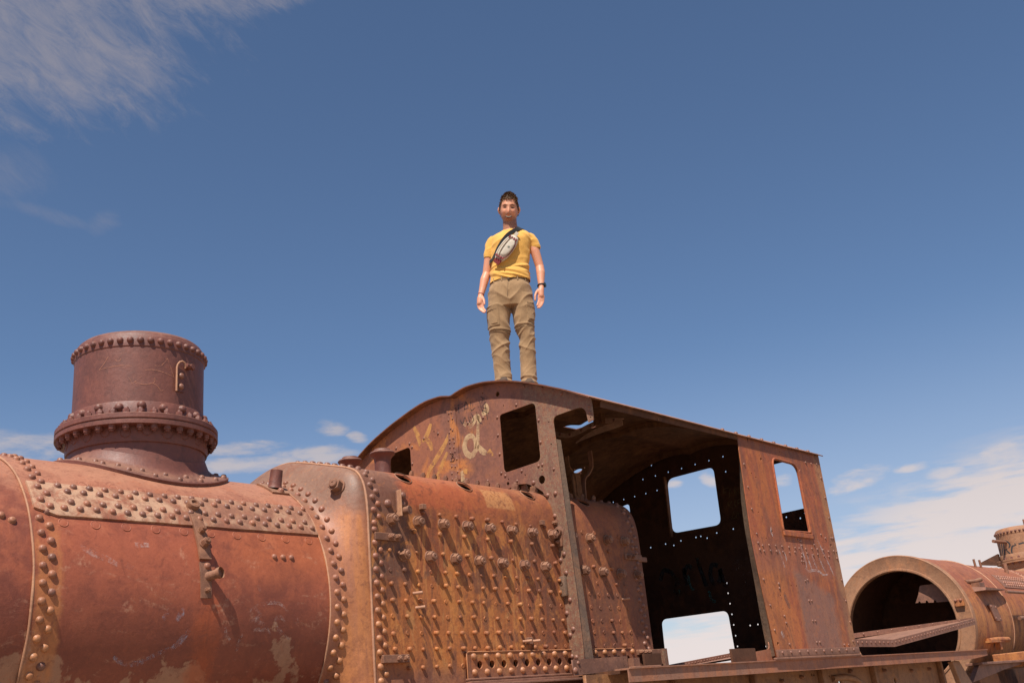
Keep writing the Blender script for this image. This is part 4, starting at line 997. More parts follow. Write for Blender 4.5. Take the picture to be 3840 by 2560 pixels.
bm = bmesh.new(); box(bm, 5.9, 12.5, 7.0, 7.03, -1.0, .24); link('far_frame', me_from(bm, 'far_frame', 'frame', 30), fr)

# ================================================================ bent riveted footplate between the engines
fpl = thing('footplate', 'bent triangular steel footplate edged with rivets, lying between the cab and the far boiler', 'metal plate', (10.8, 5.3, H+.3))
T_ = Vector((13.82, 4.70, .655)); Bn = Vector((11.21, 4.70, .425)); L_ = Vector((9.95, 4.70, .445)); Q1 = Vector((10.60, 7.30, .425)); Q2 = Vector((12.35, 7.30, .555)); Mi = Vector((12.09, 5.50, .572))
bm = bmesh.new()
for dz in (0, -.012):
    vs = [bm.verts.new(p+Vector((0, 0, dz-.006))) for p in (L_, Bn, T_, Mi-Vector((0, 0, .05)), Q2-Vector((0, 0, .04)), Q1-Vector((0, 0, .04)))]; bm.faces.new((vs[0], vs[1], vs[3], vs[5])); bm.faces.new((vs[1], vs[2], vs[3])); bm.faces.new((vs[3], vs[4], vs[5]))
part(fpl, 'deck_plate', me_from(bm, 'deck_plate', 'deck', 20))
def flange(name, pts, h, out, t=.010):
    bm = bmesh.new(); A = []
    for p in pts:
        p = Vector(p); o_ = Vector(out); A.append([p, p+o_*t, p+o_*t-Vector((0, 0, h)), p-Vector((0, 0, h)), p-Vector((0, 0, t))-o_*0, p-o_*.06-Vector((0, 0, t)), p-o_*.06])
    V = grid(bm, A, True); bm.faces.new(V[0]); bm.faces.new(V[-1][::-1]); return part(fpl, name, me_from(bm, name, 'deck', 30))
e1 = flange('edge_angle', [L_, Bn, T_], .075, (0, -1, 0)); e2 = flange('edge_angle', [Q1+Vector((-.6, 0, -.045)), Q1, Q2], .060, (0, -1, 0))
e3 = flange('edge_angle', [Mi+Vector((-1.6, .75, -.10)), Mi+Vector((0, 0, .012)), T_+Vector((-.02, 0, .012))], .055, Vector((-.42, -.9, 0)).normalized())
def along(a, b, d):
    n_ = int((b-a).length/d); return [a.lerp(b, (k+.5)/n_) for k in range(n_)]
for p in along(L_, Bn, .10)+along(Bn, T_, .093): put(RVS, 'rivet', e1, Vector(p)+Vector((0, -.010, -.032)), (0, -1, 0), 0, .95)
o_ = Vector((-.42, -.9, 0)).normalized()
for p in along(Q1, Q2, .07): put(RVS, 'rivet', e2, Vector(p)+Vector((0, -.010, -.028)), (0, -1, 0), 0, .9)
for p in along(Mi, T_-Vector((.3, 0, 0)), .19): put(RVS, 'rivet', e3, Vector(p)+o_*.010+Vector((0, 0, -.014)), tuple(o_), 0, .9)

# ================================================================ second engine behind
loco2 = thing('steam_locomotive', 'second rusted steam locomotive at the right edge, its smokebox open like a dark tunnel', 'locomotive', (18.0, YC, 0))
Z2 = .695; R2o, R2i = .975, .752
sb = part(loco2, 'smokebox', build_barrel(loco2, 14.52, 16.1, 'loco2', .965, Z2, 'smokebox', .02))
inner = part(loco2, 'smokebox_lining', build_barrel(loco2, 14.56, 16.09, 'sooty', .945, Z2, 'smokebox_lining', .01))
bm = bmesh.new(); bm.faces.new([bm.verts.new(cyl(16.08, 5*k, .95, Z2)) for k in range(72)]); part(loco2, 'tube_plate', me_from(bm, 'tube_plate', 'sooty'))
bm = bmesh.new(); pr_ = [(R2i, 14.58), (R2i, 14.500), (R2i+.012, 14.490), (R2i+.035, 14.492), (R2i+.040, 14.502), (R2o-.03, 14.506), (R2o-.012, 14.500), (R2o, 14.512), (R2o+.002, 14.60), (R2o-.008, 14.605)]
grid(bm, [[cyl(x, 3*k, r, Z2) for k in range(120)] for r, x in pr_], True); ring = part(loco2, 'door_ring', me_from(bm, 'door_ring', 'loco2t', 40))
b2 = part(loco2, 'boiler_barrel', build_barrel(loco2, 16.1, 25.5, 'loco2', RB, ZC))
for X in (16.10,):
    bead(sb, X, lambda X, t: cyl(X, t, .966, Z2), .010, n_=90)
bead(b2, 18.4, lambda X, t: cyl(X, t), .010, n_=90)
for X1, t0 in ((16.16, 18),):
    pass
for row, th in ((0, 42), (1, 39), (2, 33.6), (3, 30.7)):
    for k in range(34): put(RV, 'rivet', b2, cyl(16.9+.1*k+(.05 if row % 2 else 0), th, RB+.012), cyn(th), 0, 1.15)
link('butt_strap', curved_plate(16.75, 20.4, 27.6, 44.5, RB, .014, 'deck', 'butt_strap', 20, 6), b2)
for X in (16.2, 18.47): 
    for k in range(15): t = 8+k*5.75; put(RV, 'rivet', b2, cyl(X, t), cyn(t), 0, 1.1); put(RV, 'rivet', b2, cyl(X+.05, t+2.9), cyn(t+2.9), 0, 1.1)
dm2 = dome(loco2, 20.8, False)
for o_ in dm2.children_recursive+[dm2]:
    if o_.type == 'MESH' and o_.data.name.startswith(('steam_dome', 'dome_saddle')): o_.data.materials[0] = MAT['loco2t']
for p, q, r in (((20.05, 6.15, 2.24), (20.45, 6.05, 2.22), .03), ((20.8, 5.75, 2.49), (20.8, 5.75, 2.62), .022), ((16.8, 5.5, 1.50), (16.78, 5.5, 1.66), .018), ((17.05, 5.5, 1.50), (17.03, 5.5, 1.66), .018), ((17.9, 5.4, 1.45), (17.9, 5.4, 1.62), .03)):
    bm = bmesh.new(); tube(bm, [p, q], r, 10); part(loco2, 'pipe_stub', me_from(bm, 'pipe_stub', 'nut', 40))
bm = bmesh.new(); hexa(bm, [(20.5, 6.62, 1.90), (20.6, 6.30, 1.84), (20.7, 6.30, 1.84), (20.6, 6.62, 1.90), (20.5, 6.62, 1.94), (20.6, 6.30, 2.06), (20.7, 6.30, 2.06), (20.6, 6.62, 1.94)]); part(loco2, 'sand_pipe_guard', me_from(bm, 'sand_pipe_guard', 'sooty', 30))
# grate plate with notches just inside the smokebox door
gp = [(5.59, 1.215, .02), (5.635, 1.10), (5.70, .993), (5.66, .993), (5.65, 1.01), (5.635, 1.01), (5.625, .985), (5.56, .98), (5.55, 1.005), (5.53, 1.005), (5.52, .975), (5.45, .968), (5.44, .995), (5.42, .995), (5.41, .965), (5.10, .94), (5.10, 1.17), (5.41, 1.21)]
part(loco2, 'grate_plate', plate2d('grate_plate', [gp, circle2(5.47, 1.05, .007, 6)], .012, lambda u, v, w: (14.62+w, u, v), 'deck'))
# clips and brackets on ring and shell
bm = bmesh.new(); box(bm, 14.46, 14.50, 5.00, 5.12, .86, .955); bevel(bm, .006, 1); link('door_clip', me_from(bm, 'door_clip', 'loco2', 30), ring)
for y in (5.03, 5.10): put(RV, 'rivet', ring, (14.46, y, .94), FWN, 0, 1.0)
bm = bmesh.new(); bevel_p = plate2d('access_plate', [[(15.21, .88, .03), (15.33, .66, .03), (15.57, .655, .03), (15.47, .865, .03)]], .03, lambda u, v, w: (u, 4.95-w, v), 'deck'); link('access_plate', bevel_p, sb)
for x, z in ((15.26, .85), (15.44, .84), (15.35, .69), (15.52, .68)): put(RVS, 'rivet', sb, (x, 4.92, z), FN, 0, 1.3)
for x, z in ((16.2, .74), (16.3, .72), (16.25, .60), (16.35, .60)): put(RV, 'rivet', b2, (x, cyl(16, math.degrees(math.asin((z-ZC)/RB))).y, z), FN, 0, 1.0)
bm = bmesh.new(); tube(bm, [(14.95, 4.96, .40), (15.25, 4.93, .41), (15.62, 4.92, .405)], .036, 12); box(bm, 14.9, 15.4, 4.90, 4.99, .375, .40); box(bm, 15.25, 15.32, 4.92, 4.99, .28, .40); link('pipe_end', me_from(bm, 'pipe_end', 'loco2', 40), sb)
bm = bmesh.new(); hexa(bm, [(15.02, 4.86, 1.06), (16.05, 4.92, 1.09), (16.05, 5.04, 1.09), (15.02, 5.06, 1.06), (15.05, 4.86, 1.10), (16.05, 4.92, 1.10), (16.05, 5.04, 1.10), (15.05, 5.06, 1.13)])
brk = link('lamp_bracket', me_from(bm, 'lamp_bracket', 'deck', 30), sb)
bm = bmesh.new(); tube(bm, [(15.0, 5.1, 1.20), (15.25, 5.05, 1.21), (15.34, 4.99, 1.23)], .028, 10); box(bm, 15.1, 15.3, 4.95, 5.08, 1.10, 1.18); link('lamp_socket', me_from(bm, 'lamp_socket', 'nut', 40), brk)
bm = bmesh.new(); tube(bm, [(16.1, 4.93, 1.07), (17.35, 4.93, 1.07), (17.42, 4.93, 1.08)], [.022, .022, .03], 10); tube(bm, [(17.38, 4.93, 1.08), (17.38, 5.10, 1.02)], .018, 8); link('handrail', me_from(bm, 'handrail', 'nut', 40), b2)
bm = bmesh.new(); tube(bm, [(16.45, 4.95, .70), (17.4, 4.93, .72)], .028, 10); link('handrail', me_from(bm, 'handrail', 'nut', 40), b2)
bm = bmesh.new(); hexa(bm, [(13.30, 4.55, .095), (15.30, 4.55, .085), (15.30, 4.75, .085), (13.30, 4.75, .095), (13.30, 4.55, .125), (15.30, 4.55, .115), (15.30, 4.75, .115), (13.30, 4.75, .125)]); bevel(bm, .004, 1); part(loco2, 'buffer_shelf', me_from(bm, 'buffer_shelf', 'deck', 30))
bm = bmesh.new(); hexa(bm, [(13.00, 4.60, -.09), (14.2, 4.60, .02), (14.2, 4.66, .02), (13.00, 4.66, -.09), (13.33, 4.60, .094), (15.2, 4.60, .084), (15.2, 4.66, .084), (13.33, 4.66, .094)]); part(loco2, 'front_bracket', me_from(bm, 'front_bracket', 'deck', 30))
bm = bmesh.new(); box(bm, 13.6, 26, 4.95, 5.0, -1.1, .02); part(loco2, 'engine_frame', me_from(bm, 'engine_frame', 'sooty', 30))
bm = bmesh.new(); box(bm, 14.9, 15.5, 4.50, 4.95, .04, .22); bevel(bm, .01, 1); part(loco2, 'valve_chest', me_from(bm, 'valve_chest', 'loco2', 30))
bm = bmesh.new(); hexa(bm, [(15.3, 4.3, -.9), (26, 4.3, -.9), (26, 4.33, -.9), (15.3, 4.33, -.9), (15.3, 4.3, -.02), (26, 4.3, -.02), (26, 4.33, -.02), (15.3, 4.33, -.02)]); part(loco2, 'side_valance', me_from(bm, 'side_valance', 'frame', 30))

# ================================================================ scrawls on the metal (flat, thin)
def ribbon(parent, name, path, fn, w, mat, lift=.0016, smooth=True, taper=True):
    if smooth and len(path) > 2: path = catmull([tuple(p) for p in path], 5)
    P = [Vector(p) for p in path]; bm = bmesh.new(); prev = None; n_ = len(P)
    for i, p in enumerate(P):
        t = P[min(i+1, n_-1)]-P[max(i-1, 0)]; t.normalize(); s = Vector((-t.y, t.x)); k = w/2*(1 if not taper else (.45+.55*sin(pi*min(1, max(0, (i+.6)/n_)))))
        a, b = p+s*k, p-s*k; va, vb = bm.verts.new(fn(a.x, a.y, lift)), bm.verts.new(fn(b.x, b.y, lift))
        if prev: bm.faces.new((prev[0], prev[1], vb, va))
        prev = (va, vb)
    return link(name, me_from(bm, name, mat), parent)
def multi(parent, name, paths, fn, w, mat, **k):
    me_objs = [ribbon(parent, name, p, fn, w, mat, **k) for p in paths]
    bm = bmesh.new()
    for o in me_objs: bm.from_mesh(o.data)
    m2 = bpy.data.meshes.new(name); bm.to_mesh(m2); bm.free(); m2.materials.append(MAT[mat])
    for o in me_objs: bpy.data.objects.remove(o)
    o = link(name, m2, parent)
    if len(paths) > 1: o['kind'] = 'stuff'
    return o
S1 = RB*pi/180
fb = lambda u, v, l: cyl(u, v/S1, RB+l)           # barrel: v in metres of arc above the axis height
def B_(L): return [(x, t*S1) for x, t in L]
multi(barrel, 'chalk_scrawl', [B_([(3.395, -5), (3.44, -2.9), (3.51, -1.8), (3.57, -1.6), (3.61, -2.4), (3.653, -4.7)]), B_([(3.43, -3.6), (3.47, -6.2), (3.40, -8.5)]), B_([(3.40, -7.8), (3.45, -8.6), (3.50, -9.7), (3.53, -12)]),
                              B_([(3.41, -11.8), (3.46, -11.3), (3.53, -12.1), (3.54, -14.5)]), B_([(3.575, -11.3), (3.575, -7.6), (3.61, -7), (3.645, -9.4)]), B_([(3.575, -9.8), (3.62, -12.5), (3.68, -15)]),
                              B_([(3.72, -7), (3.725, -9)]), B_([(3.25, -10.5), (3.26, -13.5), (3.29, -15)]), B_([(3.36, -13), (3.345, -17), (3.34, -19)]), B_([(3.45, 4.5), (3.47, 2.8)])], fb, .022, 'chalk')
multi(barrel, 'chalk_scrawl', [B_([(2.985, -4), (2.975, -6), (2.95, -8.2)]), B_([(3.03, -11.5), (2.99, -15), (2.94, -18)])], fb, .035, 'chalkblue')
multi(barrel, 'chalk_scrawl', [B_([(2.63, -20), (2.68, -22), (2.76, -22.5), (2.83, -20.5), (2.93, -17.5)]), B_([(2.90, -5), (2.87, -8)])], fb, .03, 'chalkblue')
multi(barrel, 'chalk_scrawl', [B_([(2.42, 16.5), (2.48, 14), (2.56, 12.2), (2.62, 10)]), B_([(2.72, 18), (2.80, 18.3)]), B_([(2.66, 10.5), (2.70, 9)])], fb, .035, 'chalk')
fd = lambda a, z, l: Vector((DX+(.396+l)*cos(a/.396), YC+(.396+l)*sin(a/.396), z))
def D_(L): return [(radians(a)*.396, z) for a, z in L]
multi(dm, 'scratched_lines', [D_([(-146, 2.303), (-150, 2.26), (-154.5, 2.226)]), D_([(-154.5, 2.226), (-144, 2.232), (-134, 2.236), (-124.5, 2.229)]), D_([(-106, 2.239), (-101, 2.24), (-97, 2.27), (-95, 2.295)]), D_([(-95, 2.295), (-91, 2.23), (-88.5, 2.181)]),
                              D_([(-114, 2.205), (-107, 2.21), (-98, 2.20), (-88.5, 2.181)]), D_([(-128.5, 2.168), (-126, 2.14), (-124.5, 2.117)]), D_([(-124.5, 2.117), (-120, 2.14), (-116.8, 2.164)]), D_([(-122, 2.122), (-114, 2.112), (-107, 2.122), (-103, 2.105), (-100, 2.080), (-98, 2.085)]),
                              D_([(-106, 2.16), (-105.5, 2.14), (-107, 2.125)]), D_([(-140, 2.28), (-137, 2.262), (-134.5, 2.28)])], fd, .0034, 'scratch', taper=False)
ff = lambda u, v, l: Vector((XF-l, u, v))
multi(fw, 'spray_loops', [[(5.70, 2.42), (5.72, 2.30), (5.735, 2.20), (5.76, 2.14), (5.82, 2.10), (5.875, 2.14), (5.89, 2.20), (5.86, 2.26), (5.80, 2.27), (5.765, 2.22), (5.77, 2.15)], [(5.735, 2.17), (5.69, 2.11), (5.64, 2.08)],
                          [(5.88, 2.40), (5.80, 2.36), (5.72, 2.42), (5.68, 2.36)], [(5.61, 2.50), (5.60, 2.44), (5.66, 2.42)], [(5.95, 2.00), (5.94, 1.94), (5.94, 1.88)]], ff, .055, 'cream_paint')
multi(fw, 'spray_loops', [[(6.50, 2.53), (6.45, 2.42), (6.43, 2.33)], [(6.28, 2.50), (6.33, 2.42), (6.40, 2.36)], [(6.36, 2.38), (6.31, 2.33), (6.29, 2.26)], [(6.06, 2.36), (6.12, 2.28), (6.22, 2.19), (6.33, 2.10), (6.37, 2.02)],
                          [(6.10, 2.20), (6.18, 2.10), (6.24, 2.0), (6.28, 1.94)], [(5.88, 1.98), (5.93, 1.99)], [(5.62, 2.10), (5.58, 2.04)]], ff, .052, 'ochre_paint')
multi(fw, 'pen_scribble', [[(5.93, 2.58), (5.925, 2.50)], [(5.93, 2.575), (5.87, 2.575)], [(5.865, 2.50), (5.835, 2.58), (5.80, 2.49)], [(5.86, 2.52), (5.81, 2.52)], [(5.78, 2.57), (5.78, 2.49), (5.73, 2.50)],
                           [(5.92, 2.44), (5.89, 2.40), (5.86, 2.45), (5.84, 2.39)], [(5.82, 2.45), (5.80, 2.38), (5.76, 2.40), (5.78, 2.46)], [(5.72, 2.46), (5.70, 2.37), (5.66, 2.34)], [(5.68, 2.55), (5.64, 2.42)], [(5.70, 2.50), (5.60, 2.46)], [(5.66, 2.58), (5.63, 2.55), (5.66, 2.52)], [(5.60, 2.52), (5.66, 2.47), (5.58, 2.41)], [(5.62, 2.56), (5.60, 2.36)]], ff, .008, 'black_pen')
fp_ = lambda u, v, l: Vector((u, YP-l, v))
multi(pn_, 'paint_drips', [[(8.575, 1.42), (8.56, 1.38), (8.58, 1.33)], [(8.64, 1.22), (8.67, 1.15), (8.695, 1.06)], [(8.74, 1.20), (8.76, 1.12)], [(9.46, 1.36), (9.51, 1.27), (9.55, 1.20)], [(9.08, 1.33), (9.10, 1.24), (9.13, 1.12), (9.12, 1.07)],
                           [(9.09, 1.075), (9.15, 1.045), (9.25, 1.055), (9.36, 1.05), (9.44, 1.02), (9.55, 1.03)], [(9.28, 1.21), (9.30, 1.13), (9.345, 1.06)], [(9.42, 1.18), (9.47, 1.09), (9.50, 1.04)], [(9.56, 1.20), (9.62, 1.10), (9.66, 1.02)], [(9.18, 1.22), (9.20, 1.12), (9.22, 1.07)]], fp_, .026, 'white_paint')
multi(pn_, 'dark_smears', [[(8.60, .84), (8.62, .76), (8.66, .70)]], fp_, .05, 'smear'); multi(pn_, 'white_patch', [[(8.42, .50), (8.45, .45)]], fp_, .05, 'white_paint')
fr_ = lambda u, v, l: Vector((XR-l, u, v))
multi(rw, 'graffiti_letters', [[(6.62, 1.30), (6.56, 1.40), (6.46, 1.36), (6.43, 1.25), (6.45, 1.12)], [(6.30, 1.39), (6.29, 1.28), (6.28, 1.20)], [(6.30, 1.32), (6.24, 1.40), (6.19, 1.37)], [(6.10, 1.47), (6.08, 1.33), (6.04, 1.15)],
                               [(5.86, 1.34), (5.93, 1.36), (5.97, 1.26), (5.94, 1.17), (5.86, 1.19), (5.84, 1.30), (5.82, 1.15), (5.77, 1.12)]], fr_, .05, 'black_pen', taper=False)
multi(rw, 'graffiti_shadow', [[(6.40, 1.30), (6.39, 1.18), (6.41, 1.10)], [(6.25, 1.30), (6.24, 1.18), (6.20, 1.13)], [(6.02, 1.10), (6.0, 1.0), (5.95, .98)]], fr_, .03, 'teal_paint', taper=False)
multi(rw, 'scratched_letters', [[(5.64, 2.13), (5.66, 2.04)], [(5.64, 2.13), (5.58, 2.135)], [(5.65, 2.09), (5.60, 2.095)], [(5.585, 2.03), (5.56, 2.12), (5.53, 2.04)], [(5.575, 2.07), (5.54, 2.07)], [(5.51, 2.12), (5.51, 2.04), (5.48, 2.05), (5.50, 2.08), (5.48, 2.10), (5.51, 2.12)], [(5.46, 2.11), (5.46, 2.05)],
                               [(5.65, 1.94), (5.63, 1.94)], [(5.61, 1.99), (5.62, 1.90)], [(5.56, 1.98), (5.61, 1.945), (5.56, 1.90)], [(5.52, 1.98), (5.54, 1.94), (5.52, 1.91)], [(5.49, 1.98), (5.50, 1.91), (5.45, 1.91)], [(5.495, 1.945), (5.46, 1.95)], [(5.49, 1.98), (5.45, 1.985)],
                               [(5.60, 1.80), (5.56, 1.87), (5.55, 1.80)], [(5.60, 1.80), (5.55, 1.80)], [(5.54, 1.80), (5.52, 1.86), (5.49, 1.81)]], fr_, .007, 'dim_scratch', smooth=False)
multi(rw, 'chalk_star', [[(5.686, 1.313), (5.60, 1.36), (5.60, 1.28), (5.686, 1.313)], [(5.66, 1.26), (5.54, 1.30), (5.50, 1.37), (5.46, 1.30)], [(5.60, 1.20), (5.47, 1.21)], [(5.52, 1.25), (5.49, 1.19)], [(5.62, 1.02), (5.60, .98)], [(5.635, 1.0), (5.585, 1.0)], [(5.55, 1.08), (5.51, 1.10), (5.52, 1.14), (5.56, 1.13), (5.55, 1.08)], [(5.50, 1.15), (5.47, 1.17)]], fr_, .008, 'chalk', smooth=False)
fd2 = lambda a, z, l: Vector((20.8+(.396+l)*cos(a/.396), YC+(.396+l)*sin(a/.396), z))
multi(dm2, 'graffiti_letters', [D_([(128, 2.31), (124, 2.16), (120, 2.02)]), D_([(136, 2.28), (131, 2.13), (128, 2.0)]), D_([(144, 2.26), (140, 2.10), (136, 1.99)]), D_([(151, 2.25), (147, 2.10), (144, 1.97)]),
                                D_([(152, 2.25), (161, 2.245), (169, 2.18), (164, 2.12), (150, 2.09)]), D_([(155, 2.09), (162, 2.02), (172, 1.93)]), D_([(-170, 2.10), (-178, 2.17), (173, 2.12), (169, 2.02), (175, 1.94), (-175, 1.92)][:1]+[(182, 2.17), (174, 2.13), (169, 2.03), (174, 1.95), (184, 1.92)])], fd2, .030, 'graf')

# ================================================================ the man on the roof
AZ = radians(40.5653); PB = Vector((6.343, 5.43, 2.62+H)); PRZ = AZ-pi/2
man = thing('person', 'smiling man in yellow t-shirt and khaki trousers standing on top of the cab roof', 'person', tuple(PB), rz=PRZ)
def ring_loft(bm, rings, seg=24, cap=True, pw=2.0):
    V = []
    for (x, y, z, rx, ry) in rings:
        r_ = []
        for k in range(seg):
            a = 2*pi*k/seg; c_, s_ = cos(a), sin(a)
            c_ = math.copysign(abs(c_)**(2/pw), c_); s_ = math.copysign(abs(s_)**(2/pw), s_); r_.append(bm.verts.new((x+rx*c_, y+ry*s_, z)))
        V.append(r_)
    for a, b in zip(V, V[1:]):
        for k in range(seg): bm.faces.new((a[k], a[(k+1) % seg], b[(k+1) % seg], b[k]))
    if cap: bm.faces.new(V[0][::-1]); bm.faces.new(V[-1])
def smooth_rings(R, n_=4):
    out = []
    for i in range(len(R)-1):
        p = [R[max(0, min(len(R)-1, i+k))] for k in (-1, 0, 1, 2)]
        for k in range(n_):
            t = k/n_; out.append(tuple(.5*(2*p[1][j]+(p[2][j]-p[0][j])*t+(2*p[0][j]-5*p[1][j]+4*p[2][j]-p[3][j])*t*t+(3*p[1][j]-p[0][j]-3*p[2][j]+p[3][j])*t**3) for j in range(5)))
    out.append(tuple(R[-1])); return out
def chain(bm, pts, rs, seg=12):
    """tapered limb with rounded ends"""
    pts = [Vector(p) for p in pts]; d0 = (pts[0]-pts[1]).normalized(); d1 = (pts[-1]-pts[-2]).normalized()
    P = [pts[0]+d0*rs[0]*.9, pts[0]+d0*rs[0]*.5]+pts+[pts[-1]+d1*rs[-1]*.5, pts[-1]+d1*rs[-1]*.9]; Rr = [rs[0]*.35, rs[0]*.85]+list(rs)+[rs[-1]*.85, rs[-1]*.35]
    tube(bm, P, Rr, seg)
def remeshed(bm, voxel, smooth_it=2, name='tmp'):
    me = bpy.data.meshes.new(name); bmesh.ops.recalc_face_normals(bm, faces=bm.faces[:]); bm.to_mesh(me); bm.free(); o = bpy.data.objects.new('tmp', me); C.objects.link(o)
    md = o.modifiers.new('r', 'REMESH'); md.mode = 'VOXEL'; md.voxel_size = voxel; md.use_smooth_shade = True
    if smooth_it: sm = o.modifiers.new('s', 'SMOOTH'); sm.factor = .5; sm.iterations = smooth_it
    dg = bpy.context.evaluated_depsgraph_get(); r = bpy.data.meshes.new_from_object(o.evaluated_get(dg)); bpy.data.objects.remove(o); bpy.data.meshes.remove(me)
    for p in r.polygons: p.use_smooth = True
    r.name = name; return r
HC = Vector((.068, -.025, 1.688))
HM = Matrix.Translation(HC) @ Matrix.Rotation(radians(6.0), 4, 'Y') @ Matrix.Rotation(radians(19), 4, 'X') @ Matrix.Diagonal((1.10, 1.10, 1.19, 1)); HI = HM.inverted()
def G(d, s): return math.exp(-(d/s)**2)
def headpoint(th, ph):
    """th 0 = front, around; ph from -pi/2 chin to pi/2 crown; head frame, face towards -y"""
    z = sin(ph)*.122; c_ = cos(ph); x = sin(th)*c_*.0745; y = -cos(th)*c_*.094
    if z < -.012:
        t = (-z-.012)/.110; x *= 1-.30*t**1.6; 
        if y < 0: y = y*(1-.16*t)-.006*t
        else: y *= 1-.30*t
    front = max(0, cos(th))
    if front > .1 and c_ > .05:
        y -= .0205*G(x, .0125)*(G(z+.028, .018)*1.0+.45*G(z+.005, .022)); y += .009*G(abs(x)-.031, .017)*G(z-.012, .015)*1.1
        y -= .0055*G(abs(x)-.028, .022)*G(z-.034, .010); y -= .0065*G(abs(x)-.043, .017)*G(z+.024, .018)
        y -= .0060*G(x, .030)*G(z+.055, .018); y += .0055*G(x, .028)*G(z+.055, .0052); y -= .0075*G(x, .024)*G(z+.104, .016)
        y += .004*G(abs(x)-.036, .008)*G(z+.052, .016)
    x += .0
    return Vector((x, y, z))
bm = bmesh.new()
V = []
for i in range(0, 61):
    ph = -pi/2+pi*i/60; V.append([bm.verts.new(HM @ headpoint(2*pi*k/96, ph)) for k in range(96)])
for a, b in zip(V, V[1:]):
    for k in range(96): bm.faces.new((a[k], a[(k+1) % 96], b[(k+1) % 96], b[k]))
bmesh.ops.remove_doubles(bm, verts=bm.verts[:], dist=1e-6)
for s in (-1, 1):                     # ears
    pts = [HM @ Vector((s*(.070+.014*sin(pi*t)), .012+.006*t, -.030+.062*t)) for t in (0, .25, .5, .75, 1)]
    tube(bm, pts, [.007, .0105, .013, .0135, .009], 10); tube(bm, [p+(HM.to_3x3() @ Vector((s*.004, .010, .003))) for p in pts[1:]], [.006, .009, .010, .006], 8)
ring_loft(bm, [(.064, .02, 1.44, .082, .07), (.063, .018, 1.50, .068, .064), (.064, .010, 1.55, .064, .064), (.066, .008, 1.62, .062, .064), (.068, .008, 1.66, .055, .058)])
ring_loft(bm, smooth_rings([(.0, 0, .78, .15, .10), (.003, 0, .92, .155, .105), (.018, 0, 1.08, .148, .098), (.040, 0, 1.25, .162, .105), (.055, 0, 1.36, .168, .108), (.063, .005, 1.43, .135, .085), (.064, .015, 1.49, .075, .065)]), 32)
chain(bm, [(-.10, 0, .82), (-.115, 0, .69), (-.121, 0, .515), (-.130, .01, .35), (-.125, .02, .12)], [.085, .078, .058, .056, .040]); chain(bm, [(.10, 0, .80), (.10, 0, .69), (.102, 0, .54), (.112, .01, .35), (.091, .02, .09)], [.085, .078, .058, .056, .040])
for s, sh, el, wr_ in ((-1, (-.118, .0, 1.395), (-.186, .02, 1.105), (-.254, -.035, .880)), (1, (.240, .0, 1.400), (.290, .02, 1.120), (.283, -.035, .900))):
    sh, el, wr_ = Vector(sh), Vector(el), Vector(wr_)
    m1 = sh.lerp(el, .45)+Vector((0, -.004, 0)); m2 = el.lerp(wr_, .30)+Vector((.004*s, -.004, 0)); m3 = el.lerp(wr_, .7)
    chain(bm, [sh, m1, sh.lerp(el, .8), el, m2, m3, wr_], [.041, .043, .040, .038, .039, .031, .0255], 16)
    # hand: palm, four bent fingers of unequal length, thumb off the side
    if s < 0:
        pc = [(wr_+Vector((0, -.002, -.005))), Vector((-.260, -.045, .845)), Vector((-.268, -.052, .800))]
        bases = [Vector((-.244, -.062, .790)), Vector((-.260, -.060, .783)), Vector((-.275, -.056, .785)), Vector((-.288, -.050, .793))]
        tips = [Vector((-.222, -.092, .705)), Vector((-.232, -.090, .694)), Vector((-.246, -.086, .700)), Vector((-.262, -.078, .718))]
        th_ = [Vector((-.243, -.052, .855)), Vector((-.232, -.075, .822)), Vector((-.228, -.088, .795)), Vector((-.228, -.095, .770))]
    else:
        pc = [(wr_+Vector((0, -.002, -.005))), Vector((.272, -.045, .860)), Vector((.270, -.052, .812))]
        bases = [Vector((.248, -.062, .800)), Vector((.263, -.060, .792)), Vector((.279, -.056, .793)), Vector((.292, -.050, .800))]
        tips = [Vector((.226, -.090, .712)), Vector((.231, -.088, .690)), Vector((.246, -.084, .690)), Vector((.262, -.076, .706))]
        th_ = [Vector((.252, -.052, .868)), Vector((.232, -.072, .838)), Vector((.219, -.082, .806)), Vector((.215, -.086, .765))]
    chain(bm, pc, [.024, .030, .027], 14)
    for q_ in bases: chain(bm, [pc[1]+(q_-pc[1])*.35, q_], [.016, .0105], 10)
    for i, (b_, t_2) in enumerate(zip(bases, tips)):
        mid = b_.lerp(t_2, .40)+Vector((.006*s*(1 if s > 0 else 1), .010, -.002)); mid2 = b_.lerp(t_2, .74)+Vector((.004*s, .004, -.001)); r0 = (.0092, .0096, .0092, .0082)[i]
        chain(bm, [b_, mid, mid2, t_2], [r0*1.05, r0, r0*.92, r0*.78], 10)
    chain(bm, th_, [.0155, .0125, .0105, .0088], 10)
body = remeshed(bm, .0040, 1, 'body')
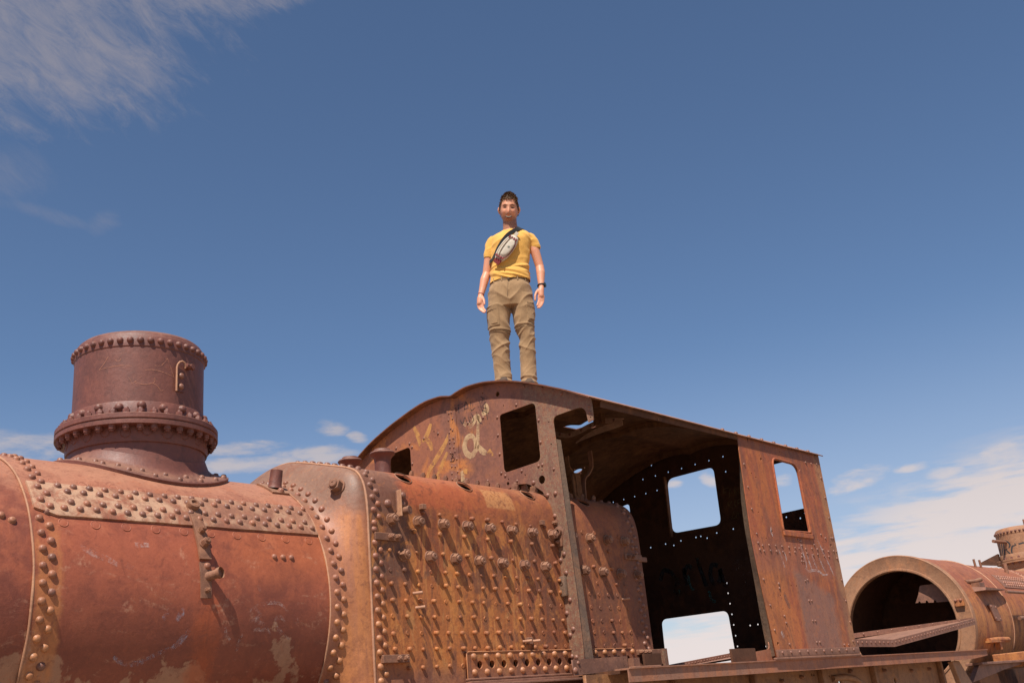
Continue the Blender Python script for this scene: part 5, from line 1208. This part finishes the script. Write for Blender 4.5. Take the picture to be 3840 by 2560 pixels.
# skin tones painted by place on the body (beard, lips, lids)
ca = body.color_attributes.new('tone', 'FLOAT_COLOR', 'POINT')
for v in body.vertices:
    col = Vector((.62, .285, .165)); p = v.co
    if p.z > 1.5:
        q = HI @ p; x, y, z = q
        nz = mnoise.noise(q*90)*.5+.5
        if y < .03 and z < .0:
            jaw = max(0, min(1, (-z-.042+abs(x)*.05)/.022)); side = G(abs(x)-.066, .014)*max(0, min(1, (-z+.0)/.03))
            b = max(jaw, side*.8)
            mus = G(z+.0405, .008)*G(x, .034); b = max(b, mus*1.0)
            cheek = G(abs(x)-.042, .016)*G(z+.028, .018); b *= 1-cheek*.8
            under = max(0, min(1, (-z-.118)/.01)); b *= 1-.4*under
            b *= .62+.38*nz; col = col.lerp(Vector((.13, .052, .030)), b*.88)
            lip = (G(z+.0485, .0033)+G(z+.068, .0042))*G(x, .026)*(1 if y < -.05 else 0); col = col.lerp(Vector((.50, .15, .12)), min(1, lip)*.9)
        red = G(x, .014)*G(z+.026, .014)+.6*G(abs(x)-.044, .016)*G(z+.022, .014)+.5*(1 if abs(x) > .074 else 0)
        if y < .04: col = col.lerp(Vector((.66, .24, .16)), min(1, red)*.5)
        if y < -.04:
            ey = G(abs(x)-.031, .015)*G(z-.011, .0065); col = col.lerp(Vector((.16, .065, .045)), min(1, ey*1.4)*.9)
            br = G(abs(x)-.032, .019)*G(z-.0270-.004*(1-abs(abs(x)-.03)/.02), .0058); col = col.lerp(Vector((.09, .04, .025)), min(1, br*1.4)*.85)
            cr = G(abs(x)-.040, .004)*G(z+.045, .016); col = col.lerp(Vector((.40, .16, .10)), cr*.5)
    elif p.z < .9 or abs(p.x-.03) > .2: col = col.lerp(Vector((.62, .26, .17)), .4*(mnoise.noise(p*25)*.5+.5))
    ca.data[v.index].color = (*col, 1)
def skin_mat():
    m, n, b, out = base_mat('skin'); a = n.new('ShaderNodeVertexColor'); a.layer_name = 'tone'
    p, g = wpos(n); k = n.noise(p, 160, 4, .6)
    n.put(b.inputs['Base Color'], n.mix(n.mul(n.step(k, .3, .7), .18), a.outputs[0], (.50, .20, .12))); b.inputs['Roughness'].default_value = .48; b.inputs['Specular IOR Level'].default_value = .4
    b.inputs['Subsurface Weight'].default_value = .12; b.inputs['Subsurface Radius'].default_value = (.012, .004, .002); b.inputs['Subsurface Scale'].default_value = .5
    bump(n, b, k, .12, .001); return m
MAT['skin'] = skin_mat()
def cloth(name, col, rough=.85, wave=700, var=.25):
    m, n, b, out = base_mat(name); p, g = wpos(n); k = n.noise(p, 9, 5, .6); f = n.noise(p, 420, 2, .6)
    c2 = tuple(x*(1-var) for x in col); cc = n.mix(n.step(k, .35, .65), c2, col); t = n.m('ADD', .82, n.m('MULTIPLY', f, .36)); n.put(b.inputs['Base Color'], n.mix(1.0, cc, n.comb(t, t, t), 'MULTIPLY'))
    b.inputs['Roughness'].default_value = rough; b.inputs['Specular IOR Level'].default_value = .15; b.inputs['Sheen Weight'].default_value = .15
    bump(n, b, n.m('ADD', f, n.m('MULTIPLY', k, 2.0)), .35, .003); return m
MAT['shirt'] = cloth('yellow_jersey', (.72, .385, .088), var=.08); MAT['khaki'] = cloth('khaki_ripstop', (.34, .21, .108), var=.2); MAT['khaki_d'] = cloth('khaki_seam', (.23, .14, .075))
MAT['webbing'] = cloth('black_webbing', (.012, .012, .014)); MAT['canvas'] = cloth('cream_canvas', (.55, .48, .385), var=.12); MAT['maroon'] = cloth('maroon_weave', (.25, .045, .05)); MAT['zip'] = cloth('tan_zip', (.34, .24, .16)); MAT['logo'] = cloth('grey_print', (.16, .19, .16))
MAT['boot'] = cloth('brown_boot', (.09, .055, .035), .7)
def hair_mat():
    m, n, b, out = base_mat('brown_hair'); p, g = wpos(n); k = n.noise(p, 75, 4, .7); n.put(b.inputs['Base Color'], n.mix(n.step(k, .35, .7), (.060, .030, .016), (.30, .165, .085))); b.inputs['Roughness'].default_value = .42; return m
MAT['hair'] = hair_mat()
def simple(name, col, rough=.5, metal=0.0):
    m, n, b, out = base_mat(name); n.put(b.inputs['Base Color'], col); b.inputs['Roughness'].default_value = rough; b.inputs['Metallic'].default_value = metal; return m
MAT['teeth'] = simple('teeth', (.62, .52, .42), .3); MAT['mouth'] = simple('mouth_inside', (.05, .012, .01), .6); MAT['eye'] = simple('eye_dark', (.03, .018, .012), .15)
MAT['watch'] = simple('watch_black', (.012, .013, .016), .35); MAT['watchface'] = simple('watch_glass', (.05, .09, .09), .08)
body.materials.append(MAT['skin']); link('body', body, man)
# mouth, teeth, eyes
def hp(x, y, z): return HM @ Vector((x, y, z))
def facey(x, z): return min((headpoint(t/200*1.3*(1 if x >= 0 else -1), math.asin(max(-1, min(1, z/.122)))).y for t in range(0, 200) if abs(headpoint(t/200*1.3*(1 if x >= 0 else -1), math.asin(max(-1, min(1, z/.122)))).x-x) < .002), default=-.085)
def lens(name, mat, cx, cz, hw, hh, lift, curve=0.0, n_=14):
    bm = bmesh.new(); top, bot = [], []
    for k in range(n_+1):
        u = -1+2*k/n_; x = cx+hw*u; w = hh*sqrt(max(0, 1-u*u)); zc = cz+curve*u*u; y = facey(x, zc)-lift
        top.append(bm.verts.new(hp(x, y, zc+w))); bot.append(bm.verts.new(hp(x, y+.0008, zc-w)))
    for k in range(n_): bm.faces.new((top[k], top[k+1], bot[k+1], bot[k]))
    r = bmesh.ops.extrude_face_region(bm, geom=bm.faces[:]); bmesh.ops.translate(bm, verts=[v for v in r['geom'] if isinstance(v, bmesh.types.BMVert)], vec=(HM.to_3x3() @ Vector((0, .006, 0))))
    bmesh.ops.remove_doubles(bm, verts=bm.verts[:], dist=1e-6); return link(name, me_from(bm, name, mat, 60), man)
lens('mouth', 'mouth', 0, -.0600, .0290, .0095, .0012, .0085); lens('teeth', 'teeth', 0, -.0575, .0250, .0056, .0028, .0060)
for s in (-1, 1): lens('eye', 'eye', s*.031, .0105, .0115, .0024, .0012, -.0015)
# hair: a cap plus short tapered tufts
def hairline(th):                    # lowest z of hair for a direction around the head (0 = front)
    a = abs(math.atan2(sin(th), cos(th))); return .074 if a < .85 else (.074-(a-.85)*.22 if a < 1.15 else (.008-(a-1.15)*.06 if a < 1.65 else -.030-(a-1.65)*.04))
bm = bmesh.new(); V = []
for i in range(0, 25):
    row = []
    for k in range(64):
        th = 2*pi*k/64; zl = hairline(th)+.004*sin(th*17); p0 = math.asin(max(-.95, min(.95, zl/.122))); ph = p0+(pi/2-p0)*i/24
        p = headpoint(th, ph); nrm = Vector((p.x/.0745**2, p.y/.094**2, p.z/.122**2)).normalized(); a = abs(math.atan2(sin(th), cos(th)))
        hgt = (.001+.005*min(1, i/6)+.000*max(0, p.z/.122)) * (1.0 if a < 1.0 or i > 10 else .45); hgt += .004*mnoise.noise(p*60); row.append(bm.verts.new(HM @ (p+nrm*hgt)))
    V.append(row)
for a, b in zip(V, V[1:]):
    for k in range(64): bm.faces.new((a[k], a[(k+1) % 64], b[(k+1) % 64], b[k]))
r2 = random.Random(11)
for i in range(1900):
    th = r2.uniform(0, 2*pi); zl = hairline(th); z0 = math.asin(max(-.95, min(.95, zl/.122))); ph = z0+(pi/2-z0)*r2.random()**.9
    p = headpoint(th, ph); nrm = Vector((p.x/.0745**2, p.y/.094**2, p.z/.122**2)).normalized(); a = abs(math.atan2(sin(th), cos(th)))
    fwd = Vector((r2.gauss(.15, .5), -.75+r2.gauss(0, .35), r2.gauss(.10, .35))); 
    if a > 1.2 and ph < .6: fwd = Vector((r2.gauss(0, .2), r2.gauss(.1, .3), -1)); L = r2.uniform(.007, .012); k_ = .25
    else: L = r2.uniform(.010, .024); k_ = .30
    if a < .8 and ph < z0+.25: L *= .75; fwd.z -= .6
    b0 = p+nrm*(.004 if a > 1.0 and ph < .7 else .007); d1 = (nrm*k_+fwd*.55).normalized(); tip = b0+d1*L+Vector((0, 0, -.004 if a < .9 else .0)); mid = b0.lerp(tip, .5)+nrm*.004
    w = r2.uniform(.0016, .0030); s = d1.cross(nrm+Vector((.01, .02, .03))).normalized()*w
    v = [bm.verts.new(HM @ q) for q in (b0-s, b0+s, mid+s*.8, mid-s*.8, tip)]; bm.faces.new((v[0], v[1], v[2], v[3])); bm.faces.new((v[3], v[2], v[4]))
    nn_ = nrm*w; v2 = [bm.verts.new(HM @ q) for q in (b0-nn_, b0+nn_, mid+nn_*.8, mid-nn_*.8, tip)]; bm.faces.new((v2[0], v2[1], v2[2], v2[3])); bm.faces.new((v2[3], v2[2], v2[4]))
link('hair', me_from(bm, 'hair', 'hair', 'keep' if False else 60), man)

# t-shirt
def fold(p, sc_, sharp=1.6, seed=0):
    v = 1-abs(mnoise.noise(Vector((p.x*sc_[0]+seed, p.y*sc_[1], p.z*sc_[2]))))*2.2; return max(0, v)**sharp
def displace(me, fn):
    me.update(); N_ = [v.normal.copy() for v in me.vertices]
    for v, nn in zip(me.vertices, N_): v.co += nn*fn(v.co)
bm = bmesh.new()
ring_loft(bm, smooth_rings([(.010, 0, .985, .176, .122), (.013, 0, 1.02, .177, .123), (.020, 0, 1.08, .172, .118), (.026, 0, 1.14, .170, .114), (.038, 0, 1.22, .172, .119), (.052, 0, 1.31, .180, .128), (.060, 0, 1.375, .186, .125), (.062, 0, 1.42, .186, .108), (.064, .006, 1.450, .160, .090), (.067, .010, 1.480, .108, .078), (.067, .012, 1.497, .077, .072)]), 40, True, 2.3)
chain(bm, [(-.100, .0, 1.397), (-.128, .003, 1.345), (-.150, .006, 1.268)], [.057, .054, .0500], 20); chain(bm, [(.225, .0, 1.400), (.252, .003, 1.362), (.270, .006, 1.312)], [.057, .054, .0510], 20)
shirt = remeshed(bm, .0045, 5, 't_shirt')
bm = bmesh.new(); bm.from_mesh(shirt)
# open the hem, the neck and the cuffs
def cutaway(bm, test): bmesh.ops.delete(bm, geom=[f for f in bm.faces if test(f.calc_center_median())], context='FACES')
bm.normal_update()
bmesh.ops.delete(bm, geom=[f for f in bm.faces if (lambda c, nz: (nz < -.55 and (c.z < 1.0 or (1.19 < c.z < 1.36 and (c.x < -.09 or c.x > .215)))) or c.z < .980+.02*(c.x+.05) or (c.z > 1.480 and nz > .45 and (c.x-.067)**2+(c.y-.010)**2 < .0075))(f.calc_center_median(), f.normal.z)], context='FACES')
bm.to_mesh(shirt); bm.free(); shirt.update()
def shirt_d(p):
    d = 0; low = max(0, min(1, (1.20-p.z)/.10)); q = Vector((p.x, p.y, p.z+.30*(p.x-.02)*(1 if p.z < 1.1 else -.3)))
    d += .0135*low*(fold(q, (2.2, 2.2, 19), 1.4, 3)-.30); d += .0075*(1-low)*(fold(Vector((p.x-.4*(p.z-1.3), p.y, p.z+.5*abs(p.x-.06))), (5, 5, 12), 1.8, 9)-.3)*min(1, abs(p.z-1.30)/.06+.35)
    d += .006*G(p.z-1.36, .05)*(G(p.x-.13, .05)+G(p.x+.02, .05))*(1 if p.y < 0 else 0); d += .0025*mnoise.noise(p*22)
    if p.z < 1.03: d += .004*sin(p.x*40)*max(0, (1.03-p.z)/.04)
    return d
displace(shirt, shirt_d); shirt.materials.append(MAT['shirt']); so = link('t_shirt', shirt, man)
md = so.modifiers.new('thick', 'SOLIDIFY'); md.thickness = .003; md.offset = -1

# trousers
bm = bmesh.new()
ring_loft(bm, smooth_rings([(.012, 0, 1.035, .154, .102), (.010, 0, 1.0, .162, .108), (.005, 0, .93, .184, .124), (.0, 0, .86, .196, .128), (-.002, 0, .79, .196, .122), (-.002, 0, .74, .19, .11)]), 40, True, 2.2)
ring_loft(bm, smooth_rings([(-.098, 0, .84, .094, .112), (-.108, 0, .72, .099, .106), (-.117, -.002, .60, .094, .096), (-.121, -.004, .515, .087, .088), (-.128, 0, .42, .078, .080), (-.128, .008, .30, .076, .078), (-.127, .016, .18, .074, .076), (-.125, .01, .09, .076, .086), (-.124, .0, .005, .078, .10)]), 32)
ring_loft(bm, smooth_rings([(.098, 0, .84, .098, .112), (.104, 0, .72, .096, .104), (.101, -.002, .62, .088, .094), (.101, -.006, .535, .081, .088), (.113, -.002, .44, .072, .080), (.104, .006, .32, .070, .076), (.098, .014, .18, .068, .074), (.091, .01, .07, .071, .086), (.091, .0, -.03, .073, .10)]), 32)
tr = remeshed(bm, .0048, 4, 'trousers')
def tr_d(p):
    d = 0; s = -1 if p.x < 0 else 1
    zk = .535 if s < 0 else .56
    lowleg = max(0, min(1, (zk-p.z)/.06)); q = Vector((p.x, p.y, p.z+.45*s*p.x))
    kn = G(p.z-.43, .09)*.7+.35; d += lowleg*kn*(.0135*(fold(q, (3.2, 3.2, 7.5), 2.4, 5+s)-.25)+.0075*(fold(Vector((q.x, q.y, p.z-.9*s*p.x)), (8, 8, 15), 2.2, 25+s)-.25))
    d += (1-lowleg)*max(0, min(1, (1.0-p.z)/.06))*.0085*(fold(Vector((p.x-.5*s*(p.z-.8), p.y, p.z-.6*abs(p.x))), (6, 6, 9), 1.7, 14)-.3)
    d += .0055*G(p.z-zk-.004*sin(p.x*30), .007); d -= .003*G(p.z-zk+.013, .006)
    if p.z < .10: d += .010*sin(p.z*130+p.x*20)*.5
    if s < 0 and .56 < p.z < .765 and p.y < .03 and p.x < -.105: d += .007*min(1, (p.x+.105)/-.012)*min(1, (p.z-.56)/.008, (.765-p.z)/.008)
    if s > 0 and .58 < p.z < .74 and p.y < .05 and p.x > .135: d += .006
    return d+.002*mnoise.noise(p*18)
displace(tr, tr_d); tr.materials.append(MAT['khaki']); tro = link('trousers', tr, man)
def surfpath(R, pts):                # points (angle deg from front, z) on an elliptic body of rings
    out = []
    for a, z, lift in pts:
        for q, w in zip(R, R[1:]):
            if min(q[2], w[2]) <= z <= max(q[2], w[2]):
                t = (z-q[2])/(w[2]-q[2]); cx, cy, rx, ry = [q[j]+(w[j]-q[j])*t for j in (0, 1, 3, 4)]; a_ = radians(a); out.append(Vector((cx+(rx+lift)*sin(a_), cy-(ry+lift)*cos(a_), z))); break
    return out
TRR = [(.010, 0, 1.05, .158, .106), (.010, 0, 1.0, .163, .109), (.005, 0, .93, .184, .124), (.0, 0, .86, .196, .128), (-.002, 0, .79, .196, .122)]
for s_, cx, cy, zc_, rx, ry in ((-1, -.120, -.004, .528, .0905, .0905), (1, .101, -.006, .552, .0835, .0895)):
    for dz in (0, -.016):
        bm = bmesh.new(); tube(bm, [(cx+rx*cos(2*pi*k/36), cy+ry*sin(2*pi*k/36), zc_+dz+.006*s_*cos(2*pi*k/36)) for k in range(38)], .0028, 5, False); link('knee_zip', me_from(bm, 'knee_zip', 'khaki_d', 60), man)
def legpt(cx, cy, rx, ry, a, z, lift=.004): a = radians(a); return Vector((cx+(rx+lift)*sin(a), cy-(ry+lift)*cos(a), z))
for nm, cx, rx, ry, a0, a1, z0, z1 in (('cargo_pocket', -.114, .097, .100, -72, -8, .585, .745), ('cargo_pocket', .102, .092, .098, 22, 78, .60, .745)):
    bm = bmesh.new(); P0 = [[legpt(cx, 0, rx, ry, a0+(a1-a0)*i/8, z0+(z1-z0)*j/6, .006+.005*sin(pi*i/8)*(1-.4*j/6)) for i in range(9)] for j in range(7)]; V = grid(bm, P0)
    r = bmesh.ops.extrude_face_region(bm, geom=bm.faces[:]); bmesh.ops.translate(bm, verts=[v for v in r['geom'] if isinstance(v, bmesh.types.BMVert)], vec=(0, .012, 0)); link(nm, me_from(bm, nm, 'khaki', 50), man)
    bm = bmesh.new(); tube(bm, [legpt(cx, 0, rx, ry, a0+(a1-a0)*i/8, z1+.002, .012) for i in range(9)], .0035, 6); tube(bm, [legpt(cx, 0, rx, ry, a0+(a1-a0)*i/8, z1-.036+.006*(i % 2), .013) for i in range(9)], .0022, 5); link('pocket_flap', me_from(bm, 'pocket_flap', 'khaki_d', 60), man)
bm = bmesh.new(); n_ = 60; rr_ = []
for k in range(n_): a = 360*k/n_; p = surfpath(TRR, [(a, .988+.006*sin(radians(a)), .004)])[0]; rr_.append([p+Vector((0, 0, .017)), p+Vector((.0, .0, .017))*1+(p-Vector((.01, 0, p.z))).normalized()*.004, p-Vector((0, 0, .017))+(p-Vector((.01, 0, p.z))).normalized()*.004, p-Vector((0, 0, .017))])
rr_.append(rr_[0]); grid(bm, rr_); link('waistband', me_from(bm, 'waistband', 'khaki_d', 40), man)
for a in (-50, -22, 24, 52):
    p = surfpath(TRR, [(a, .99, .012)])[0]; bm = bmesh.new(); box(bm, p.x-.005, p.x+.005, p.y-.004, p.y+.004, p.z-.026, p.z+.022); link('belt_loop', me_from(bm, 'belt_loop', 'khaki', 30), man)
p = surfpath(TRR, [(-2, .975, .014)])[0]; bm = bmesh.new(); lathe(bm, [(.010, -.003), (.010, .003), (0, .004)], 12); o = link('waist_button', me_from(bm, 'waist_button', 'boot', 40), man, p, quat((0, -1, 0)))
bm = bmesh.new(); tube(bm, [tuple(q) for q in surfpath(TRR, [(-3, .955, .003), (-4, .90, .004), (-5, .84, .004), (-6, .80, .002)])], [.003]*4, 6); link('fly_seam', me_from(bm, 'fly_seam', 'khaki_d', 40), man)
for s, cx, cz in ((-1, -.125, .02), (1, .091, -.015)):
    bm = bmesh.new(); ring_loft(bm, smooth_rings([(cx, .0, cz+.02, .047, .120), (cx, .0, cz+.045, .048, .118), (cx, .01, cz+.070, .044, .095), (cx, .02, cz+.115, .040, .06)]), 24, True, 2.6); link('boot', me_from(bm, 'boot', 'boot', 60), man)
# watch and bracelet
w0 = Vector((.2835, -.028, .918)); ax = Vector((-.02, -.25, -.97)).normalized()
bm = bmesh.new(); e1_ = ax.orthogonal().normalized(); e2_ = ax.cross(e1_); tube(bm, [w0+(e1_*cos(2*pi*k/24)+e2_*sin(2*pi*k/24))*.0295 for k in range(26)], .0075, 8, False); wt = link('wristwatch', me_from(bm, 'wristwatch', 'watch', 60), man)
bm = bmesh.new(); lathe(bm, [(.021, -.006), (.022, .004), (.019, .007), (0, .007)], 20); c_ = link('watch_case', me_from(bm, 'watch_case', 'watch', 40), wt, w0+Vector((.031, -.012, .0)), quat((.9, -.42, -.05)))
bm = bmesh.new(); lathe(bm, [(.0165, .0072), (.0165, .0080), (0, .0082)], 20); link('watch_glass', me_from(bm, 'watch_glass', 'watchface', 40), wt, w0+Vector((.031, -.012, .0)), quat((.9, -.42, -.05)))
w0 = Vector((-.252, -.033, .889)); bm = bmesh.new(); ax = Vector((-.28, -.2, -.93)).normalized(); e1_ = ax.orthogonal().normalized(); e2_ = ax.cross(e1_); tube(bm, [w0+(e1_*cos(2*pi*k/20)+e2_*sin(2*pi*k/20))*.0272 for k in range(22)], .0026, 6, False); link('bracelet', me_from(bm, 'bracelet', 'maroon', 60), man)
bm = bmesh.new()
SHR = [(.020, 0, 1.08, .172, .118), (.026, 0, 1.14, .170, .114), (.038, 0, 1.22, .172, .119), (.052, 0, 1.31, .180, .128), (.060, 0, 1.375, .186, .125), (.062, 0, 1.42, .186, .108), (.064, .006, 1.450, .160, .090), (.067, .010, 1.480, .108, .078), (.067, .012, 1.497, .077, .072)]
P_ = surfpath(SHR, [(20, 1.375, .004), (26, 1.375, .004), (26, 1.366, .004), (20, 1.366, .004)]); bm.faces.new([bm.verts.new(p) for p in P_]); link('chest_print', me_from(bm, 'chest_print', 'logo'), man)

# ---- sling bag worn across the chest (a thing of its own)
bagc = Vector((.012, -.158, 1.262))
bag = thing('sling_bag', 'cream canvas sling bag with maroon trim and black strap across the standing man\'s chest', 'bag', tuple(PB+Matrix.Rotation(PRZ, 3, 'Z') @ bagc), rz=PRZ)
ub = Vector((.634, 0, .773)).normalized(); vb = Vector((-ub.z, 0, ub.x)); wb = Vector((0, -1, 0))       # along the bag, across it (up-left), out from the chest
def bagp(a, b, c): return ub*a+vb*b+wb*c
def bagbody(name, mat, L, outline, c0, depth, parent, bend=.10, n_=28, m_=14):
    """outline(t) -> (lo, hi) across for t in -1..1 along"""
    bm = bmesh.new(); rows = []
    for i in range(n_+1):
        t = -1+2*i/n_; lo, hi = outline(t); row = []
        dz = depth*max(.02, (1-abs(t)**3.2))**.5
        for j in range(m_*2):
            a = 2*pi*j/(m_*2); x = cos(a); y = sin(a); b = (lo+hi)/2+(hi-lo)/2*math.copysign(abs(x)**.75, x); c = c0+dz*max(-.25, math.copysign(abs(y)**.65, y))
            al = t*L/2; row.append(bagp(al, b, c-bend*al*al*4+.0022*mnoise.noise(Vector((al*40, b*50, 3)))))
        rows.append(row)
    V = grid(bm, [r_ for r_ in rows], True); bm.faces.new(V[0]); bm.faces.new(V[-1][::-1]); return link(name, me_from(bm, name, mat, 60), parent)
ol = lambda t: (-.050*max(.0, 1-abs(t)**2.6)**.6-.012, .050*max(.0, 1-abs(t)**2.6)**.6+.010)
bb = bagbody('bag_body', 'canvas', .300, ol, -.022, .040, bag)
pk = bagbody('front_pocket', 'canvas', .190, lambda t: (-.052*max(0, 1-abs(t+.0)**2.8)**.55-.004, .012*max(0, 1-abs(t)**2.8)**.55+.004), .010, .016, bag)
def bagline(name, mat, pts, r, parent=bag): bm = bmesh.new(); tube(bm, catmull([tuple(bagp(*p)) for p in pts], 4), r, 6); return link(name, me_from(bm, name, mat, 60), parent)
bagline('zip', 'zip', [(-.11, .012, .010), (-.06, .020, .020), (0, .024, .023), (.06, .020, .020), (.105, .012, .012)], .0042)
bagline('zip', 'zip', [(-.10, .034, .004), (-.03, .044, .010), (.05, .040, .010), (.10, .028, .004)], .0045)
bagline('edge_piping', 'maroon', [(-.125, -.012, .004), (-.08, -.052, .006), (0, -.062, .008), (.06, -.052, .006), (.10, -.028, .004)], .0036)
for t0, t1 in ((.088, .112), (-.122, -.098)):
    for kk in range(4):
        b0 = -.040+.022*kk; bm = bmesh.new(); q = [bagp(t0, b0, .020-.10*4*t0*t0*.4), bagp(t1, b0, .012-.10*4*t1*t1*.4), bagp(t1, b0+.011, .013-.10*4*t1*t1*.4), bagp(t0, b0+.011, .021-.10*4*t0*t0*.4)]
        hexa(bm, q+[p-wb*.012 for p in q]); link('woven_stripe', me_from(bm, 'woven_stripe', 'maroon', 30), bag)
bm = bmesh.new()
for k in range(6):
    a = k*1.047+.3; d = Vector((cos(a), 0, sin(a))); s = Vector((-d.z, 0, d.x)); c = bagp(.004, -.022, .0285); f = [c+s*.0012, c-s*.0012, c+d*.010-s*.002, c+d*.013, c+d*.010+s*.002]; bm.faces.new([bm.verts.new(p) for p in f])
link('palm_print', me_from(bm, 'palm_print', 'logo'), bag)
# strap: from the bag's top over his shoulder, down the back, round to its lower end
def Rz(p): return Vector(p)-bagc
front = surfpath(SHR, [(-46, 1.235, .012), (-38, 1.27, .014), (-28, 1.31, .016), (-17, 1.355, .018), (-5, 1.40, .018), (10, 1.44, .020), (28, 1.465, .020)])
pts = [Vector((-.125, -.055, 1.20))]+front+[Vector((.150, -.045, 1.492)), Vector((.172, .010, 1.492)), Vector((.165, .070, 1.455)), Vector((.10, .118, 1.36)), Vector((.0, .135, 1.27)), Vector((-.10, .100, 1.21)), Vector((-.150, .03, 1.185)), Vector((-.148, -.03, 1.19)), Vector((-.125, -.055, 1.20))]
bm = bmesh.new(); P = [Vector(p) for p in catmull([tuple(p) for p in pts], 5)]; A = []
for i, p in enumerate(P):
    t = (P[min(i+1, len(P)-1)]-P[max(0, i-1)]).normalized(); o_ = Vector((p.x-.05, p.y, max(0, (p.z-1.43)*2.2))).normalized(); s = t.cross(o_).normalized(); o_ = s.cross(t).normalized()
    if o_.dot(Vector((p.x-.05, p.y, max(0, (p.z-1.43)*2.2)))) < 0: o_ = -o_
    w = .017+(.010*G(i/len(P)-.50, .07)); q = p-bagc; A.append([q+s*w, q+s*w+o_*.004, q-s*w+o_*.004, q-s*w])
grid(bm, A, True); link('shoulder_strap', me_from(bm, 'shoulder_strap', 'webbing', 40), bag)
bm = bmesh.new(); q = [bagp(.125, -.012, -.02), bagp(.175, -.016, -.012), bagp(.175, .016, -.012), bagp(.125, .018, -.02)]; hexa(bm, q+[p+wb*.010 for p in q]); link('strap_tab', me_from(bm, 'strap_tab', 'canvas', 30), bag)
bm = bmesh.new(); q = [bagp(-.175, -.028, -.03), bagp(-.13, -.040, -.012), bagp(-.13, .020, -.012), bagp(-.165, .030, -.03)]; hexa(bm, q+[p+wb*.014 for p in q]); link('buckle_tab', me_from(bm, 'buckle_tab', 'maroon', 30), bag)
